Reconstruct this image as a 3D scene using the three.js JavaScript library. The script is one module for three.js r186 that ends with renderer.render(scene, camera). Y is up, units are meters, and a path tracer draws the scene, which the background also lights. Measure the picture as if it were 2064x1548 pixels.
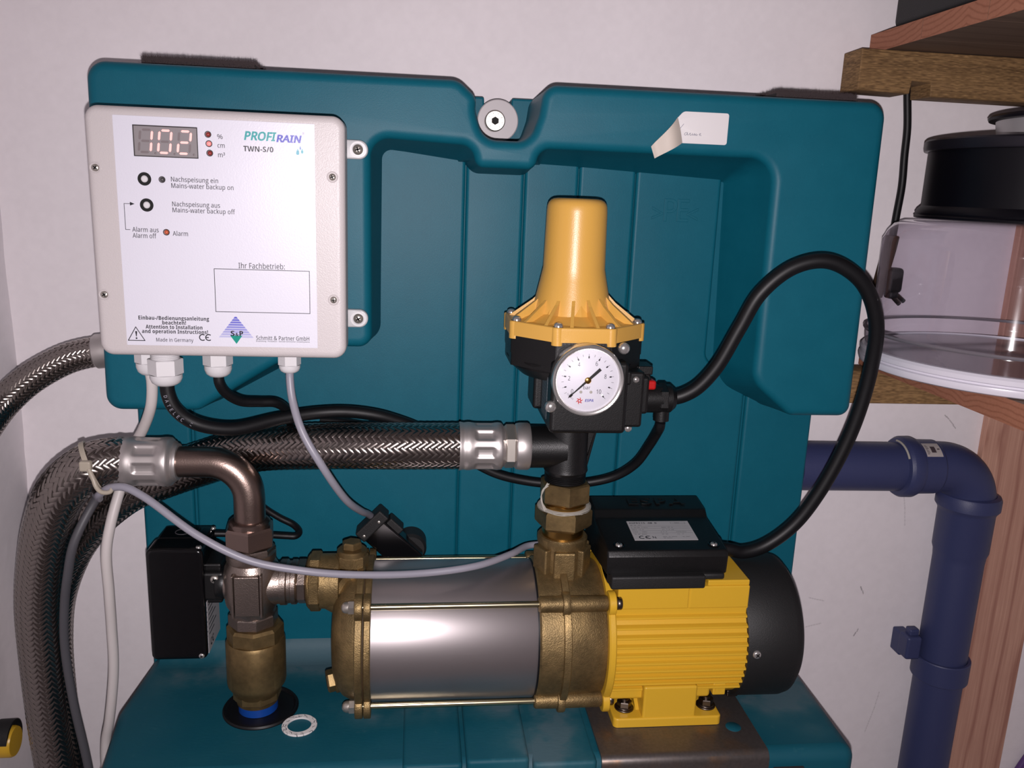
import * as THREE from 'three';
import { RoundedBoxGeometry } from 'three/addons/geometries/RoundedBoxGeometry.js';
import { TextGeometry } from 'three/addons/geometries/TextGeometry.js';
import { FontLoader } from 'three/addons/loaders/FontLoader.js';
import { mergeGeometries, toCreasedNormals } from 'three/addons/utils/BufferGeometryUtils.js';

// ------------------------------------------------------------------ camera, light, exposure
// World: metres, y up. z = 0 is the back wall, y = 0 the top of the tank's ledge that carries the pump.
const scene = new THREE.Scene();
scene.background = new THREE.Color(0x000000);
const camera = new THREE.PerspectiveCamera(48.96, 2064 / 1548, 0.02, 20);
camera.position.set(0, 0.4355, 0.793);
camera.rotation.order = 'YXZ';
const RAD = Math.PI / 180;
camera.rotation.set(-13.08 * RAD, -6.72 * RAD, 2.258 * RAD);
scene.add(camera);
const renderer = new THREE.WebGLRenderer({ antialias: true });
renderer.toneMapping = THREE.LinearToneMapping;
renderer.toneMappingExposure = 1.0;
renderer.shadowMap.enabled = true;
// the photographer's flash: a small lamp a little below and to the right of the lens, aimed as the lens is
const flash = new THREE.SpotLight(0xfef5f8, 1.56, 0, 80 * RAD, 1, 2);
flash.name = 'flash_light';
flash.position.set(0.002, 0.4175, 0.797);
flash.target.position.set(0.27, 0.19, 0);
flash.castShadow = true;
flash.shadow.radius = 0.14;
flash.shadow.mapSize.set(2048, 2048); flash.shadow.camera.near = 0.05; flash.shadow.camera.far = 4; flash.shadow.bias = -0.0005;
scene.add(flash, flash.target);

// ------------------------------------------------------------------ helpers (lengths in millimetres until a part is made)
let seed = 12345;
const rnd = () => { seed = (seed * 1664525 + 1013904223) >>> 0; return seed / 4294967296; };
const V3 = (a) => new THREE.Vector3(a[0], a[1], a[2]);
const BASE = new Map(), USED = new Map();
function numbered(name) {
  const n = USED.get(name) || 0; USED.set(name, n + 1);
  return n ? name + '_' + String(n).padStart(3, '0') : name;
}
function tag(o, label, category, group, kind) {
  if (label) o.userData.label = label;
  if (category) o.userData.category = category;
  if (group) o.userData.group = group;
  if (kind) o.userData.kind = kind;
  return o;
}
function thing(name, label, category, base, group) {
  const g = new THREE.Group(); g.name = numbered(name);
  g.position.set(base[0] / 1000, base[1] / 1000, base[2] / 1000);
  BASE.set(g, base); scene.add(g);
  return tag(g, label, category, group);
}
function boxUV(g, s = 100) {
  if (g.index) g = g.toNonIndexed();
  const p = g.attributes.position, uv = new Float32Array(p.count * 2);
  const a = new THREE.Vector3(), b = new THREE.Vector3(), c = new THREE.Vector3();
  for (let i = 0; i < p.count; i += 3) {
    a.fromBufferAttribute(p, i); b.fromBufferAttribute(p, i + 1); c.fromBufferAttribute(p, i + 2);
    const n = b.clone().sub(a).cross(c.clone().sub(a));
    const ax = Math.abs(n.x), ay = Math.abs(n.y), az = Math.abs(n.z);
    [a, b, c].forEach((q, k) => {
      const u = ax > ay && ax > az ? [q.z, q.y] : ay > az ? [q.x, q.z] : [q.x, q.y];
      uv[(i + k) * 2] = u[0] / s; uv[(i + k) * 2 + 1] = u[1] / s;
    });
  }
  g.setAttribute('uv', new THREE.BufferAttribute(uv, 2));
  return g;
}
// geometry in world millimetres -> a named mesh in metres under its thing, part or the scene
function part(name, geo, mat, parent, o = {}) {
  if (Array.isArray(geo)) geo = merge(geo);
  geo = geo.clone();
  if (!o.uv && !o.indexed) geo = boxUV(geo, o.scale || 100);
  const base = (parent && BASE.get(parent)) || [0, 0, 0];
  geo.translate(-base[0], -base[1], -base[2]);
  geo.scale(0.001, 0.001, 0.001);
  const m = new THREE.Mesh(geo, mat);
  m.name = parent ? name : numbered(name);
  m.castShadow = m.receiveShadow = true;
  BASE.set(m, base);
  (parent || scene).add(m);
  if (o.label) m.userData.label = o.label;
  if (o.kind) m.userData.kind = o.kind;
  return m;
}
function flat(g) { const n = g.index ? g.toNonIndexed() : g; for (const k of Object.keys(n.attributes)) if (!['position', 'normal', 'uv'].includes(k)) n.deleteAttribute(k); n.clearGroups(); if (!n.attributes.uv) n.setAttribute('uv', new THREE.BufferAttribute(new Float32Array(n.attributes.position.count * 2), 2)); return n; }
function merge(list) { return mergeGeometries(list.map(flat), false); }
const UP = new THREE.Vector3(0, 1, 0);
function aim(g, p, dir) {
  g.applyQuaternion(new THREE.Quaternion().setFromUnitVectors(UP, V3(dir).normalize()));
  g.translate(p[0], p[1], p[2]);
  return g;
}
// profile: [[radius, along], ...] turned round the axis that starts at p and runs along dir
function lathe(profile, p, dir = [0, 1, 0], seg = 56, crease = 35) {
  let g = new THREE.LatheGeometry(profile.map(([r, t]) => new THREE.Vector2(Math.max(r, 0), t)), seg);
  g = toCreasedNormals(g, crease * RAD);
  return aim(g, p, dir);
}
const X = [1, 0, 0], NX = [-1, 0, 0], Y = [0, 1, 0], NY = [0, -1, 0], Z = [0, 0, 1];
const disc = (p, dir, r, len, seg = 48, ch = 0.8) => lathe([[0, 0], [r - ch, 0], [r, ch], [r, len - ch], [r - ch, len], [0, len]], p, dir, seg, 50);
const rod = (a, b, r, seg = 20) => { const d = V3(b).sub(V3(a)); return lathe([[0, 0], [r, 0], [r, d.length()], [0, d.length()]], a, d.toArray(), seg, 40); };
function hex(p, dir, af, len, ch = 1.5, turn = 0, sides = 6) {   // af: radius to a corner
  let g = new THREE.LatheGeometry([[0, 0], [af - ch, 0], [af, ch], [af, len - ch], [af - ch, len], [0, len]].map(([r, t]) => new THREE.Vector2(r, t)), sides);
  g.rotateY(turn);
  return aim(toCreasedNormals(g, 12 * RAD), p, dir);
}
function box(x0, x1, y0, y1, z0, z1, r = 1, seg = 2) {
  const g = new RoundedBoxGeometry(x1 - x0, y1 - y0, z1 - z0, seg, Math.min(r, (x1 - x0) / 2.01, (y1 - y0) / 2.01, (z1 - z0) / 2.01));
  g.translate((x0 + x1) / 2, (y0 + y1) / 2, (z0 + z1) / 2);
  return g;
}
function tube(pts, r, seg = 16, per = 12) {
  const c = new THREE.CatmullRomCurve3(pts.map(V3), false, 'centripetal');
  const g = [new THREE.TubeGeometry(c, pts.length * per, r, seg, false)];
  for (const [t, s] of [[0, -1], [1, 1]]) {
    const e = c.getPoint(t).toArray(), d = c.getTangent(t).multiplyScalar(s).toArray();
    g.push(lathe([[r, 0], [r * 0.85, r * 0.12], [0, r * 0.15]], e, d, seg, 50));
  }
  return merge(g);
}
// corners [x, y, radius, draft] -> dense ring of points with outward normals, counter-clockwise
function ring(corners, step = 3) {
  const n = corners.length, out = [];
  for (let i = 0; i < n; i++) {
    const [x, y, r = 0, d = 0] = corners[i], p = corners[(i + n - 1) % n], q = corners[(i + 1) % n];
    const P = new THREE.Vector2(x, y), a = new THREE.Vector2(p[0] - x, p[1] - y), b = new THREE.Vector2(q[0] - x, q[1] - y);
    const la = a.length(), lb = b.length(); a.normalize(); b.normalize();
    const ang = Math.acos(THREE.MathUtils.clamp(a.dot(b), -1, 1));
    if (r <= 0 || ang > 3.1) { out.push([x, y, d]); continue; }
    const t = Math.min(r / Math.tan(ang / 2), la * 0.49, lb * 0.49), rr = t * Math.tan(ang / 2);
    const bis = a.clone().add(b).normalize(), c = P.clone().addScaledVector(bis, rr / Math.sin(ang / 2));
    const s = P.clone().addScaledVector(a, t), e = P.clone().addScaledVector(b, t);
    let a0 = Math.atan2(s.y - c.y, s.x - c.x), a1 = Math.atan2(e.y - c.y, e.x - c.x), da = a1 - a0;
    while (da > Math.PI) da -= 2 * Math.PI; while (da < -Math.PI) da += 2 * Math.PI;
    const k = Math.max(4, Math.ceil(Math.abs(da) * rr / step), Math.ceil(Math.abs(da) / 0.16));
    for (let j = 0; j <= k; j++) { const w = a0 + da * j / k; out.push([c.x + rr * Math.cos(w), c.y + rr * Math.sin(w), d]); }
  }
  const m = out.length;
  return out.map(([x, y, d], i) => {
    const p = out[(i + m - 1) % m], q = out[(i + 1) % m];
    const e1 = new THREE.Vector2(x - p[0], y - p[1]).normalize(), e2 = new THREE.Vector2(q[0] - x, q[1] - y).normalize();
    const n1 = new THREE.Vector2(e1.y, -e1.x), n2 = new THREE.Vector2(e2.y, -e2.x), nn = n1.add(n2);
    const len = nn.length() || 1; nn.divideScalar(len);
    const miter = Math.min(1 / Math.max(0.35, len / 2), 1.6);
    return { x, y, nx: nn.x * miter, ny: nn.y * miter, d };
  });
}
// a moulded slab: outline in x, y, front face at z1 with a rounded edge of radius b, sides that flare by each corner's draft down to z0
function mould(corners, z0, z1, b, crease = 40, step = 3) {
  const pts = ring(corners, step), n = pts.length, rows = [], B = 7;
  const row = (off, z, flare) => rows.push(pts.map((p) => [p.x + p.nx * (off + flare * p.d), p.y + p.ny * (off + flare * p.d), z]));
  const S = 6;
  for (let i = 0; i <= S; i++) { const f = 1 - i / S; row(0, z0 + (z1 - b - z0) * i / S, f * f * 0.35 + f * 0.65); }
  for (let i = 1; i <= B; i++) { const w = (i / B) * Math.PI / 2; row(-b + b * Math.cos(w), z1 - b + b * Math.sin(w), 0); }
  const pos = [];
  for (let k = 0; k + 1 < rows.length; k++) for (let i = 0; i < n; i++) {
    const j = (i + 1) % n, a = rows[k][i], c = rows[k][j], d = rows[k + 1][i], e = rows[k + 1][j];
    pos.push(...a, ...c, ...e, ...a, ...e, ...d);
  }
  const top = rows[rows.length - 1], contour = top.map(([x, y]) => new THREE.Vector2(x, y));
  for (const f of THREE.ShapeUtils.triangulateShape(contour, [])) for (const i of f) pos.push(...top[i]);
  const g = new THREE.BufferGeometry();
  g.setAttribute('position', new THREE.Float32BufferAttribute(pos, 3));
  g.setAttribute('uv', new THREE.Float32BufferAttribute(new Float32Array(pos.length / 3 * 2), 2));
  return toCreasedNormals(g, crease * RAD);
}
const rect = (x0, x1, y0, y1, r, d = 0) => [[x0, y0, r, d], [x1, y0, r, d], [x1, y1, r, d], [x0, y1, r, d]];
function plate(corners, z0, z1, bevel = 0.6, holes = []) {   // extruded along z with rounded edges
  const s = new THREE.Shape(ring(corners, 1).map((p) => new THREE.Vector2(p.x, p.y)));
  for (const [x, y, r] of holes) { const h = new THREE.Path(); h.absarc(x, y, r, 0, Math.PI * 2, true); s.holes.push(h); }
  const g = new THREE.ExtrudeGeometry(s, { depth: z1 - z0 - 2 * bevel, bevelEnabled: bevel > 0, bevelThickness: bevel, bevelSize: bevel, bevelOffset: -bevel, bevelSegments: 3, curveSegments: 24 });
  g.translate(0, 0, z0 + bevel);
  return toCreasedNormals(g, 40 * RAD);
}
// screw head: rounded pan head with a crossed recess
function screw(p, dir, r, parent, mat, name = 'screw') {
  const h = r * 0.62;
  const s = part(name, lathe([[0, -r * 0.3], [r, -r * 0.3], [r, 0], [r * 0.93, h * 0.45], [r * 0.72, h * 0.8], [r * 0.4, h * 0.97], [0, h]], p, dir, 28, 50), mat, parent);
  const c = merge([[1, 0.26], [0.26, 1]].map(([a, b]) => new THREE.BoxGeometry(r * a * 1.05, 0.5, r * b * 1.05)));
  c.rotateY(0.6 + p[0] * 0.31 + p[1] * 0.17); c.translate(0, h * 0.93, 0);
  part('cross_recess', aim(c, p, dir), M.darkRecess, s);
  return s;
}

// ------------------------------------------------------------------ procedural textures
function noise2(x, y, s) {
  const h = (i, j) => { let n = (i * 374761393 + j * 668265263 + s * 1274126177) | 0; n = Math.imul(n ^ (n >>> 13), 1274126177); return ((n ^ (n >>> 16)) >>> 0) / 4294967296; };
  const xi = Math.floor(x), yi = Math.floor(y), f = (t) => t * t * (3 - 2 * t), u = f(x - xi), v = f(y - yi);
  return (h(xi, yi) * (1 - u) + h(xi + 1, yi) * u) * (1 - v) + (h(xi, yi + 1) * (1 - u) + h(xi + 1, yi + 1) * u) * v;
}
const fbm = (x, y, s, o = 4) => { let a = 0, w = 0.5, t = 0; for (let i = 0; i < o; i++) { a += w * noise2(x, y, s + i); t += w; w *= 0.55; x *= 2.03; y *= 2.03; } return a / t; };
function data(w, h, fn, srgb) {
  const d = new Uint8Array(w * h * 4);
  for (let j = 0; j < h; j++) for (let i = 0; i < w; i++) {
    const c = fn(i / w, j / h), o = (j * w + i) * 4;
    d[o] = Math.max(0, Math.min(255, c[0])); d[o + 1] = Math.max(0, Math.min(255, c[1])); d[o + 2] = Math.max(0, Math.min(255, c[2])); d[o + 3] = 255;
  }
  const t = new THREE.DataTexture(d, w, h, THREE.RGBAFormat);
  t.wrapS = t.wrapT = THREE.MirroredRepeatWrapping; t.magFilter = THREE.LinearFilter; t.minFilter = THREE.LinearMipmapLinearFilter; t.generateMipmaps = true;
  if (srgb) t.colorSpace = THREE.SRGBColorSpace;
  t.needsUpdate = true;
  return t;
}
const grey = (v) => [v, v, v];
const SCUFFS = [[548, 222, 553, 218, 60], [554, 217, 562, 208, 52], [482, 29, 484, 25, 70], [485, 24, 486, 21, 70], [425, 17, 442, 13, 26], [380, 633, 384, 632, 60], [384, 632, 388, 634, 60], [512, 150, 519, 120, 22], [519, 120, 522, 100, 22], [60, 190, 74, 176, 30]];
const T = {
  grain: data(512, 512, (u, v) => grey(255 * fbm(u * 240, v * 240, 3, 1))),              // fine moulded-plastic grain
  cast: data(512, 512, (u, v) => grey(255 * fbm(u * 170, v * 170, 9, 2))),                 // sand-cast skin
  plaster: data(1024, 1024, (u, v) => {   // white paint, with a few pencil-thin scuffs (in millimetres on the wall, repeating every 700)
    const a = fbm(u * 6, v * 6, 21, 5), b = fbm(u * 120, v * 120, 31, 2); let k = 236 + 12 * (a - 0.5) + 5 * (b - 0.5);
    for (const [x0, y0, x1, y1, d] of SCUFFS) {
      const px = u * 700, py = v * 700, dx = x1 - x0, dy = y1 - y0, t = Math.max(0, Math.min(1, ((px - x0) * dx + (py - y0) * dy) / (dx * dx + dy * dy)));
      if (Math.hypot(px - x0 - t * dx, py - y0 - t * dy) < 0.5) k -= d;
    }
    return [k, k - 7, k - 4];
  }, true),
  plasterBump: data(512, 512, (u, v) => grey(255 * (0.6 * fbm(u * 12, v * 12, 5, 4) + 0.4 * fbm(u * 70, v * 70, 6, 3)))),
  brass: data(512, 512, (u, v) => { const a = fbm(u * 8, v * 8, 41, 5), b = fbm(u * 40, v * 40, 43, 3); const k = 0.7 + 0.5 * a; return [128 * k + 18 * b, 109 * k + 14 * b, 74 * k + 10 * b]; }, true),
  rust: data(512, 512, (u, v) => { const a = fbm(u * 5, v * 5, 51, 5), b = fbm(u * 60, v * 60, 53, 2), k = Math.max(0, (a - 0.48) * 3.2); return [98 + 16 * k + 14 * b, 93 + 2 * k + 12 * b, 91 - 10 * k + 12 * b]; }, true),
  dust: data(1024, 512, (u, v) => {   // the ledge: teal plastic, grey dust where nobody wipes
    const x = -250 + u * 640, z = v * 240, a = fbm(u * 22, v * 9, 61, 5), f = fbm(u * 90, v * 36, 67, 3);
    const bl = (cx, cz, rx, rz) => Math.exp(-(((x - cx) / rx) ** 2 + ((z - cz) / rz) ** 2));
    let k = 0.10 + 1.3 * bl(-80, 74, 75, 24) + 0.8 * bl(-190, 88, 34, 26) + 0.9 * bl(70, 150, 120, 22) + 1.3 * bl(330, 140, 46, 34) + 0.9 * bl(110, 205, 30, 40) + 0.45 * bl(-30, 168, 16, 10) + 0.4 * bl(345, 195, 20, 14);
    k = Math.max(0, Math.min(0.62, k * (0.25 + 1.5 * Math.max(0, a - 0.28)) + (f > 0.83 ? 0.12 : 0)));
    const t = [2, 74, 90], d = [112, 112, 118];
    return t.map((c, i) => c + (d[i] - c) * k);
  }, true),
  teal: data(512, 512, (u, v) => { const a = fbm(u * 6, v * 6, 71, 5), s = fbm(u * 230, v * 230, 73, 1) > 0.985 ? 40 : 0; const k = 6 * (a - 0.5); return [8 + k + s, 90 + k + s, 108 + k + s]; }, true),
  steel: data(512, 512, (u, v) => grey(150 + 60 * fbm(u * 3, v * 3, 83, 4) + 20 * fbm(u * 60, v * 60, 85, 2))),
};
T.brushed = data(512, 512, (u, v) => grey(128 + 90 * (fbm(u * 4, v * 160, 87, 3) - 0.5)));
function wood(base, ringC, s, o) {   // grain along u; bands: growth lines across the board, streak: fine pores along it
  return data(512, 512, (u, v) => {
    const w = fbm(u * o.wave, v * 3, s, 3), g = Math.sin((v * o.bands + w * o.warp) * Math.PI * 2), f = fbm(u * o.pore, v * 210, s + 5, 2), c2 = fbm(u * 3, v * 4, s + 9, 4);
    const k = o.line * Math.max(0, g) ** 4 + o.streak * (f - 0.45) + 0.35 * (c2 - 0.5);
    return base.map((c, i) => c + (ringC[i] - c) * k);
  }, true);
}
T.beam = wood([128, 98, 62], [72, 50, 26], 101, { wave: 2, bands: 5, warp: 1.2, pore: 34, line: 0.2, streak: 1.3 });
T.board = wood([116, 92, 76], [84, 60, 48], 111, { wave: 1, bands: 6, warp: 1.6, pore: 5, line: 0.35, streak: 0.5 });
T.post = wood([196, 150, 130], [146, 96, 82], 121, { wave: 0.7, bands: 9, warp: 2.2, pore: 4, line: 0.5, streak: 0.5 });
T.endGrain = data(512, 512, (u, v) => {
  const x = u * 100 % 100, y = v * 100, r = Math.hypot(x - 46, (y + 30) * 1.5) + 5 * fbm(u * 6, v * 6, 131, 3), g = Math.sin(r * 0.95), f = fbm(u * 80, v * 80, 133, 2);
  const k = Math.max(0, g) ** 2 * 0.6 + 0.3 * (f - 0.5);
  return [158 - 30 * k, 104 - 26 * k, 80 - 24 * k];
}, true);

// ------------------------------------------------------------------ materials
const std = (o) => new THREE.MeshStandardMaterial(o), phy = (o) => new THREE.MeshPhysicalMaterial(o);
const M = {
  darkRecess: std({ color: 0x121212, roughness: 0.7, metalness: 0.3 }),
  wall: std({ map: T.plaster, bumpMap: T.plasterBump, bumpScale: 0.0006, roughness: 0.9 }),
  room: std({ color: 0xe4dedc, roughness: 0.95 }),
  teal: phy({ map: T.teal, bumpMap: T.grain, bumpScale: 0.000025, roughness: 0.48, specularIntensity: 0.5 }),
  ledge: phy({ map: T.dust, bumpMap: T.grain, bumpScale: 0.00006, roughness: 0.6, specularIntensity: 0.6 }),
  felt: std({ color: 0x231f20, roughness: 1 }),
  boxPlastic: phy({ color: 0xc6bfbf, bumpMap: T.grain, bumpScale: 0.00007, roughness: 0.42 }),
  boxDark: phy({ color: 0xb9b4b6, roughness: 0.5 }),
  gland: phy({ color: 0xd6d4d6, roughness: 0.38 }),
  lug: phy({ color: 0xd8d8da, roughness: 0.3, transmission: 0.25, thickness: 0 }),
  chrome: std({ color: 0xdcdad8, roughness: 0.2, metalness: 0.85 }),
  zinc: std({ color: 0xc0bab2, roughness: 0.36, metalness: 0.85 }),
  steelDark: std({ color: 0x6a625c, roughness: 0.35, metalness: 1 }),
  satin: phy({ color: 0xb4adae, roughness: 0.4, metalness: 0.92 }),
  pile: std({ color: 0x55494a, roughness: 1 }),
  alu: std({ color: 0xc4bebc, roughness: 0.42, metalness: 0.85 }),
  panAlu: std({ color: 0xc8c4c6, roughness: 0.35, metalness: 0.5 }),
  braid: std({ color: 0x9b938e, roughness: 0.22, metalness: 1 }),
  hoseCore: std({ color: 0x2c2826, roughness: 0.6, metalness: 0.4 }),
  bronzePipe: std({ color: 0x96837b, roughness: 0.33, metalness: 1, bumpMap: T.cast, bumpScale: 0.00005 }),
  nickel: std({ color: 0xa3968e, roughness: 0.38, metalness: 1, bumpMap: T.cast, bumpScale: 0.00012 }),
  brass: std({ map: T.brass, roughness: 0.46, metalness: 0.85, bumpMap: T.cast, bumpScale: 0.00003 }),
  castBrass: std({ map: T.brass, roughness: 0.5, metalness: 0.8, bumpMap: T.cast, bumpScale: 0.00018 }),
  brassShine: std({ color: 0xb08a4c, roughness: 0.28, metalness: 1 }),
  rodSteel: std({ color: 0xc4bc9a, roughness: 0.22, metalness: 1 }),
  yellow: phy({ color: 0xd0a42c, roughness: 0.36, bumpMap: T.grain, bumpScale: 0.00003 }),
  yellowCap: phy({ color: 0xd3a24c, roughness: 0.33, bumpMap: T.grain, bumpScale: 0.00003 }),
  black: phy({ color: 0x0b0b0c, roughness: 0.42, bumpMap: T.grain, bumpScale: 0.00005 }),
  blackGloss: phy({ color: 0x08080a, roughness: 0.2 }),
  blackMatt: phy({ color: 0x121213, roughness: 0.6, bumpMap: T.grain, bumpScale: 0.00008 }),
  rubber: phy({ color: 0x0b0b0e, roughness: 0.48, specularIntensity: 0.7 }),
  greyCable: phy({ color: 0x8f8d98, roughness: 0.4 }),
  greyDark: phy({ color: 0x4e4d52, roughness: 0.5 }),
  whiteCable: phy({ color: 0xcdc6c4, roughness: 0.45 }),
  tie: phy({ color: 0xc9bfae, roughness: 0.4, transmission: 0.35, thickness: 0 }),
  nylon: phy({ color: 0xb7b0b2, roughness: 0.4 }),
  red: phy({ color: 0xb01414, roughness: 0.35 }),
  paper: phy({ color: 0xdcd8d8, roughness: 0.5, side: THREE.DoubleSide }),
  paperBack: phy({ color: 0xcabfb4, roughness: 0.6, side: THREE.DoubleSide }),
  rustSteel: std({ map: T.rust, roughness: 0.4, metalness: 0.75 }),
  bluePipe: phy({ color: 0x343a60, roughness: 0.5, bumpMap: T.grain, bumpScale: 0.00005 }),
  blueRing: phy({ color: 0x0d3f8e, roughness: 0.4 }),
  hemp: std({ color: 0xa9a59c, roughness: 0.9 }),
  beam: std({ map: T.beam, roughness: 0.8, bumpMap: T.brushed, bumpScale: 0.0003 }),
  board: std({ map: T.board, roughness: 0.75 }),
  endGrain: std({ map: T.endGrain, roughness: 0.85 }),
  tinBlack: phy({ color: 0x07060c, roughness: 0.42, specularIntensity: 0.45 }),
  baseClear: phy({ color: 0x9b949c, roughness: 0.12, transmission: 0.6, thickness: 0 }),
  tinRim: phy({ color: 0x24222a, roughness: 0.35, metalness: 0.5 }),
  clear: phy({ color: 0xf7f5f9, roughness: 0.05, transmission: 1, thickness: 0, ior: 1.49 }),
  baseFloor: phy({ color: 0x7b757a, roughness: 0.1 }),
  whitePlastic: phy({ color: 0xd3d0da, roughness: 0.3 }),
  seam: std({ color: 0x3a2a18, roughness: 0.7 }),
  gaugeGlass: phy({ color: 0xffffff, roughness: 0.02, transmission: 1, thickness: 0, ior: 1.45 }),
  purple: phy({ color: 0x5b3a78, roughness: 0.5 }),
  brownWrap: phy({ color: 0x3a2616, roughness: 0.7 }),
  displayGrey: phy({ color: 0x8e888a, roughness: 0.3 }),
  segOff: phy({ color: 0x7a7072, roughness: 0.4 }),
  segOn: std({ color: 0xffd6d0, roughness: 0.5, emissive: 0xff7060, emissiveIntensity: 0.3 }),
  ledRing: std({ color: 0x2a2426, roughness: 0.5 }),
  ledDim: phy({ color: 0x8e3430, roughness: 0.3 }),
  ledOn: phy({ color: 0xff9a96, roughness: 0.3, emissive: 0xff5a58, emissiveIntensity: 0.7 }),
  ledOff: phy({ color: 0x4a4848, roughness: 0.35 }),
  ledOrange: phy({ color: 0xc05a3a, roughness: 0.3 }),
};
T.postV = T.post.clone(); T.postV.rotation = Math.PI / 2; T.postV.needsUpdate = true;
M.post = std({ map: T.postV, roughness: 0.75 });
function canvas(w, h, draw, flip = true) {
  const c = document.createElement('canvas'); c.width = w; c.height = h;
  draw(c.getContext('2d'));
  const t = new THREE.CanvasTexture(c); t.colorSpace = THREE.SRGBColorSpace; t.anisotropy = 8;
  return t;
}
// printed sheet: a thin slab facing +z whose uv runs once over x0..x1, y0..y1
function sheetUV(g, x0, x1, y0, y1) {
  const p = g.attributes.position, uv = new Float32Array(p.count * 2);
  for (let i = 0; i < p.count; i++) { uv[2 * i] = (p.getX(i) - x0) / (x1 - x0); uv[2 * i + 1] = (p.getY(i) - y0) / (y1 - y0); }
  g.setAttribute('uv', new THREE.BufferAttribute(uv, 2));
  return g;
}

// ------------------------------------------------------------------ the room
function struct(name, geo, mat) { const m = part(name, geo, mat, null, { scale: 700 }); m.name = name; m.userData.kind = 'structure'; return m; }
const RX0 = -360, RX1 = 1050, RZ1 = 1150, RY0 = -1000, RY1 = 1400, TH = 120;
const bx = (x0, x1, y0, y1, z0, z1) => { const g = new THREE.BoxGeometry(x1 - x0, y1 - y0, z1 - z0); g.translate((x0 + x1) / 2, (y0 + y1) / 2, (z0 + z1) / 2); return g; };
struct('wall_back', bx(RX0 - TH, RX1 + TH, RY0, RY1, -TH, 0), M.wall);
{ // the left wall's corner is not quite straight: old plaster
  const g = new THREE.BoxGeometry(TH, RY1 - RY0, RZ1, 1, 120, 60); g.translate(RX0 - TH / 2, (RY0 + RY1) / 2, RZ1 / 2);
  const p = g.attributes.position;
  for (let i = 0; i < p.count; i++) if (p.getX(i) > RX0 - 1) p.setX(i, RX0 + 5 * (fbm(p.getY(i) / 90, p.getZ(i) / 90, 151, 4) - 0.5));
  g.computeVertexNormals();
  struct('wall_left', g, M.wall);
}
struct('wall_right', bx(RX1, RX1 + TH, RY0, RY1, 0, RZ1), M.wall);
struct('wall_front', bx(RX0 - TH, RX1 + TH, RY0, RY1, RZ1, RZ1 + TH), M.room);
struct('floor', bx(RX0 - TH, RX1 + TH, RY0 - TH, RY0, -TH, RZ1 + TH), M.room);
struct('ceiling', bx(RX0 - TH, RX1 + TH, RY1, RY1 + TH, -TH, RZ1 + TH), M.room);

// ------------------------------------------------------------------ the moulded tank
const tank = thing('water_tank', 'large teal moulded plastic tank with a recessed back and a ledge carrying the pump', 'tank', [67, -420, 110]);
part('rim_frame', mould([
  [-240, 514, 14], [30, 514, 16], [44, 502, 10], [43, 492, 26], [50, 471, 26], [86, 471, 26], [93, 492, 26], [96, 514, 13], [375, 514, 14],
  [378, 252, 10], [323, 252, 12, 14], [286, 282, 24, 34], [285, 466, 20, 44], [95, 466, 12, 26], [91, 450, 8, 10], [45, 450, 8, 10], [41, 466, 12, 26], [-36, 469, 14, 16], [-35, 306, 11, 12], [-80, 306, 14, 18], [-112, 290, 20, 26], [-172, 252, 12, 18], [-243, 252, 12, 2],
].reverse(), 0, 120, 7.5), M.teal, tank);
part('back_panel', mould(rect(-240, 375.5, -20, 470, 8), 0, 56, 5), M.teal, tank);
for (const [x0, x1, y0, y1] of [[-238, -194.2, -10, 300], [-192, 40, -10, 468], [40.6, 90, -10, 462], [90.6, 137, -10, 466], [137.6, 187, -10, 466], [306.5, 373, -10, 300]])
  part('raised_panel', mould(rect(x0, x1, y0, y1, 4), 48, 60, 3.2), M.teal, tank);
part('raised_panel', mould([[187.6, -10, 4], [304.5, -10, 4], [304.5, 262, 7], [264, 290, 12], [264, 460, 9], [187.6, 460, 4]], 48, 60, 3.2), M.teal, tank);
{ // web behind the notch, slotted for the hanging bolt
  part('notch_web', mould([[36, 440, 2], [100, 440, 2], [102, 511, 3], [80, 511, 2], [79, 492, 11], [57, 492, 11], [56, 511, 2], [36, 511, 2]], 0, 30, 2), M.teal, tank);
}
// ledge: rounded slab seen from above, its outline drawn in x, -z and turned flat
function ledgeSlab(corners, yTop, yBottom, b) {
  const g = mould(corners.map(([x, z, r, d]) => [x, -z, r, d]).reverse(), yBottom, yTop, b);
  g.rotateX(-Math.PI / 2); return g;
}
function dustUV(g) { if (g.index) g = g.toNonIndexed(); const p = g.attributes.position, uv = new Float32Array(p.count * 2); for (let i = 0; i < p.count; i++) { uv[2 * i] = (p.getX(i) + 250) / 640; uv[2 * i + 1] = (p.getZ(i) - 0.35 * Math.min(0, p.getY(i) + 5)) / 240; } g.setAttribute('uv', new THREE.BufferAttribute(uv, 2)); return g; }
part('ledge', dustUV(ledgeSlab([[-238, 0, 0], [368, 0, 0], [366, 110, 30], [363, 226, 10], [-231, 226, 10], [-243, 140, 40], [-238, 66, 20]], 0, -420, 11)), M.ledge, tank, { uv: true });
for (const [x0, x1, h] of [[-6, 40, 2.5], [43, 92, 5], [95, 146, 0.5]])
  part('ledge_rib', dustUV(ledgeSlab(rect(x0, x1, 62, 229, 4), h, -400, 3)), M.ledge, tank, { uv: true });
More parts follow.
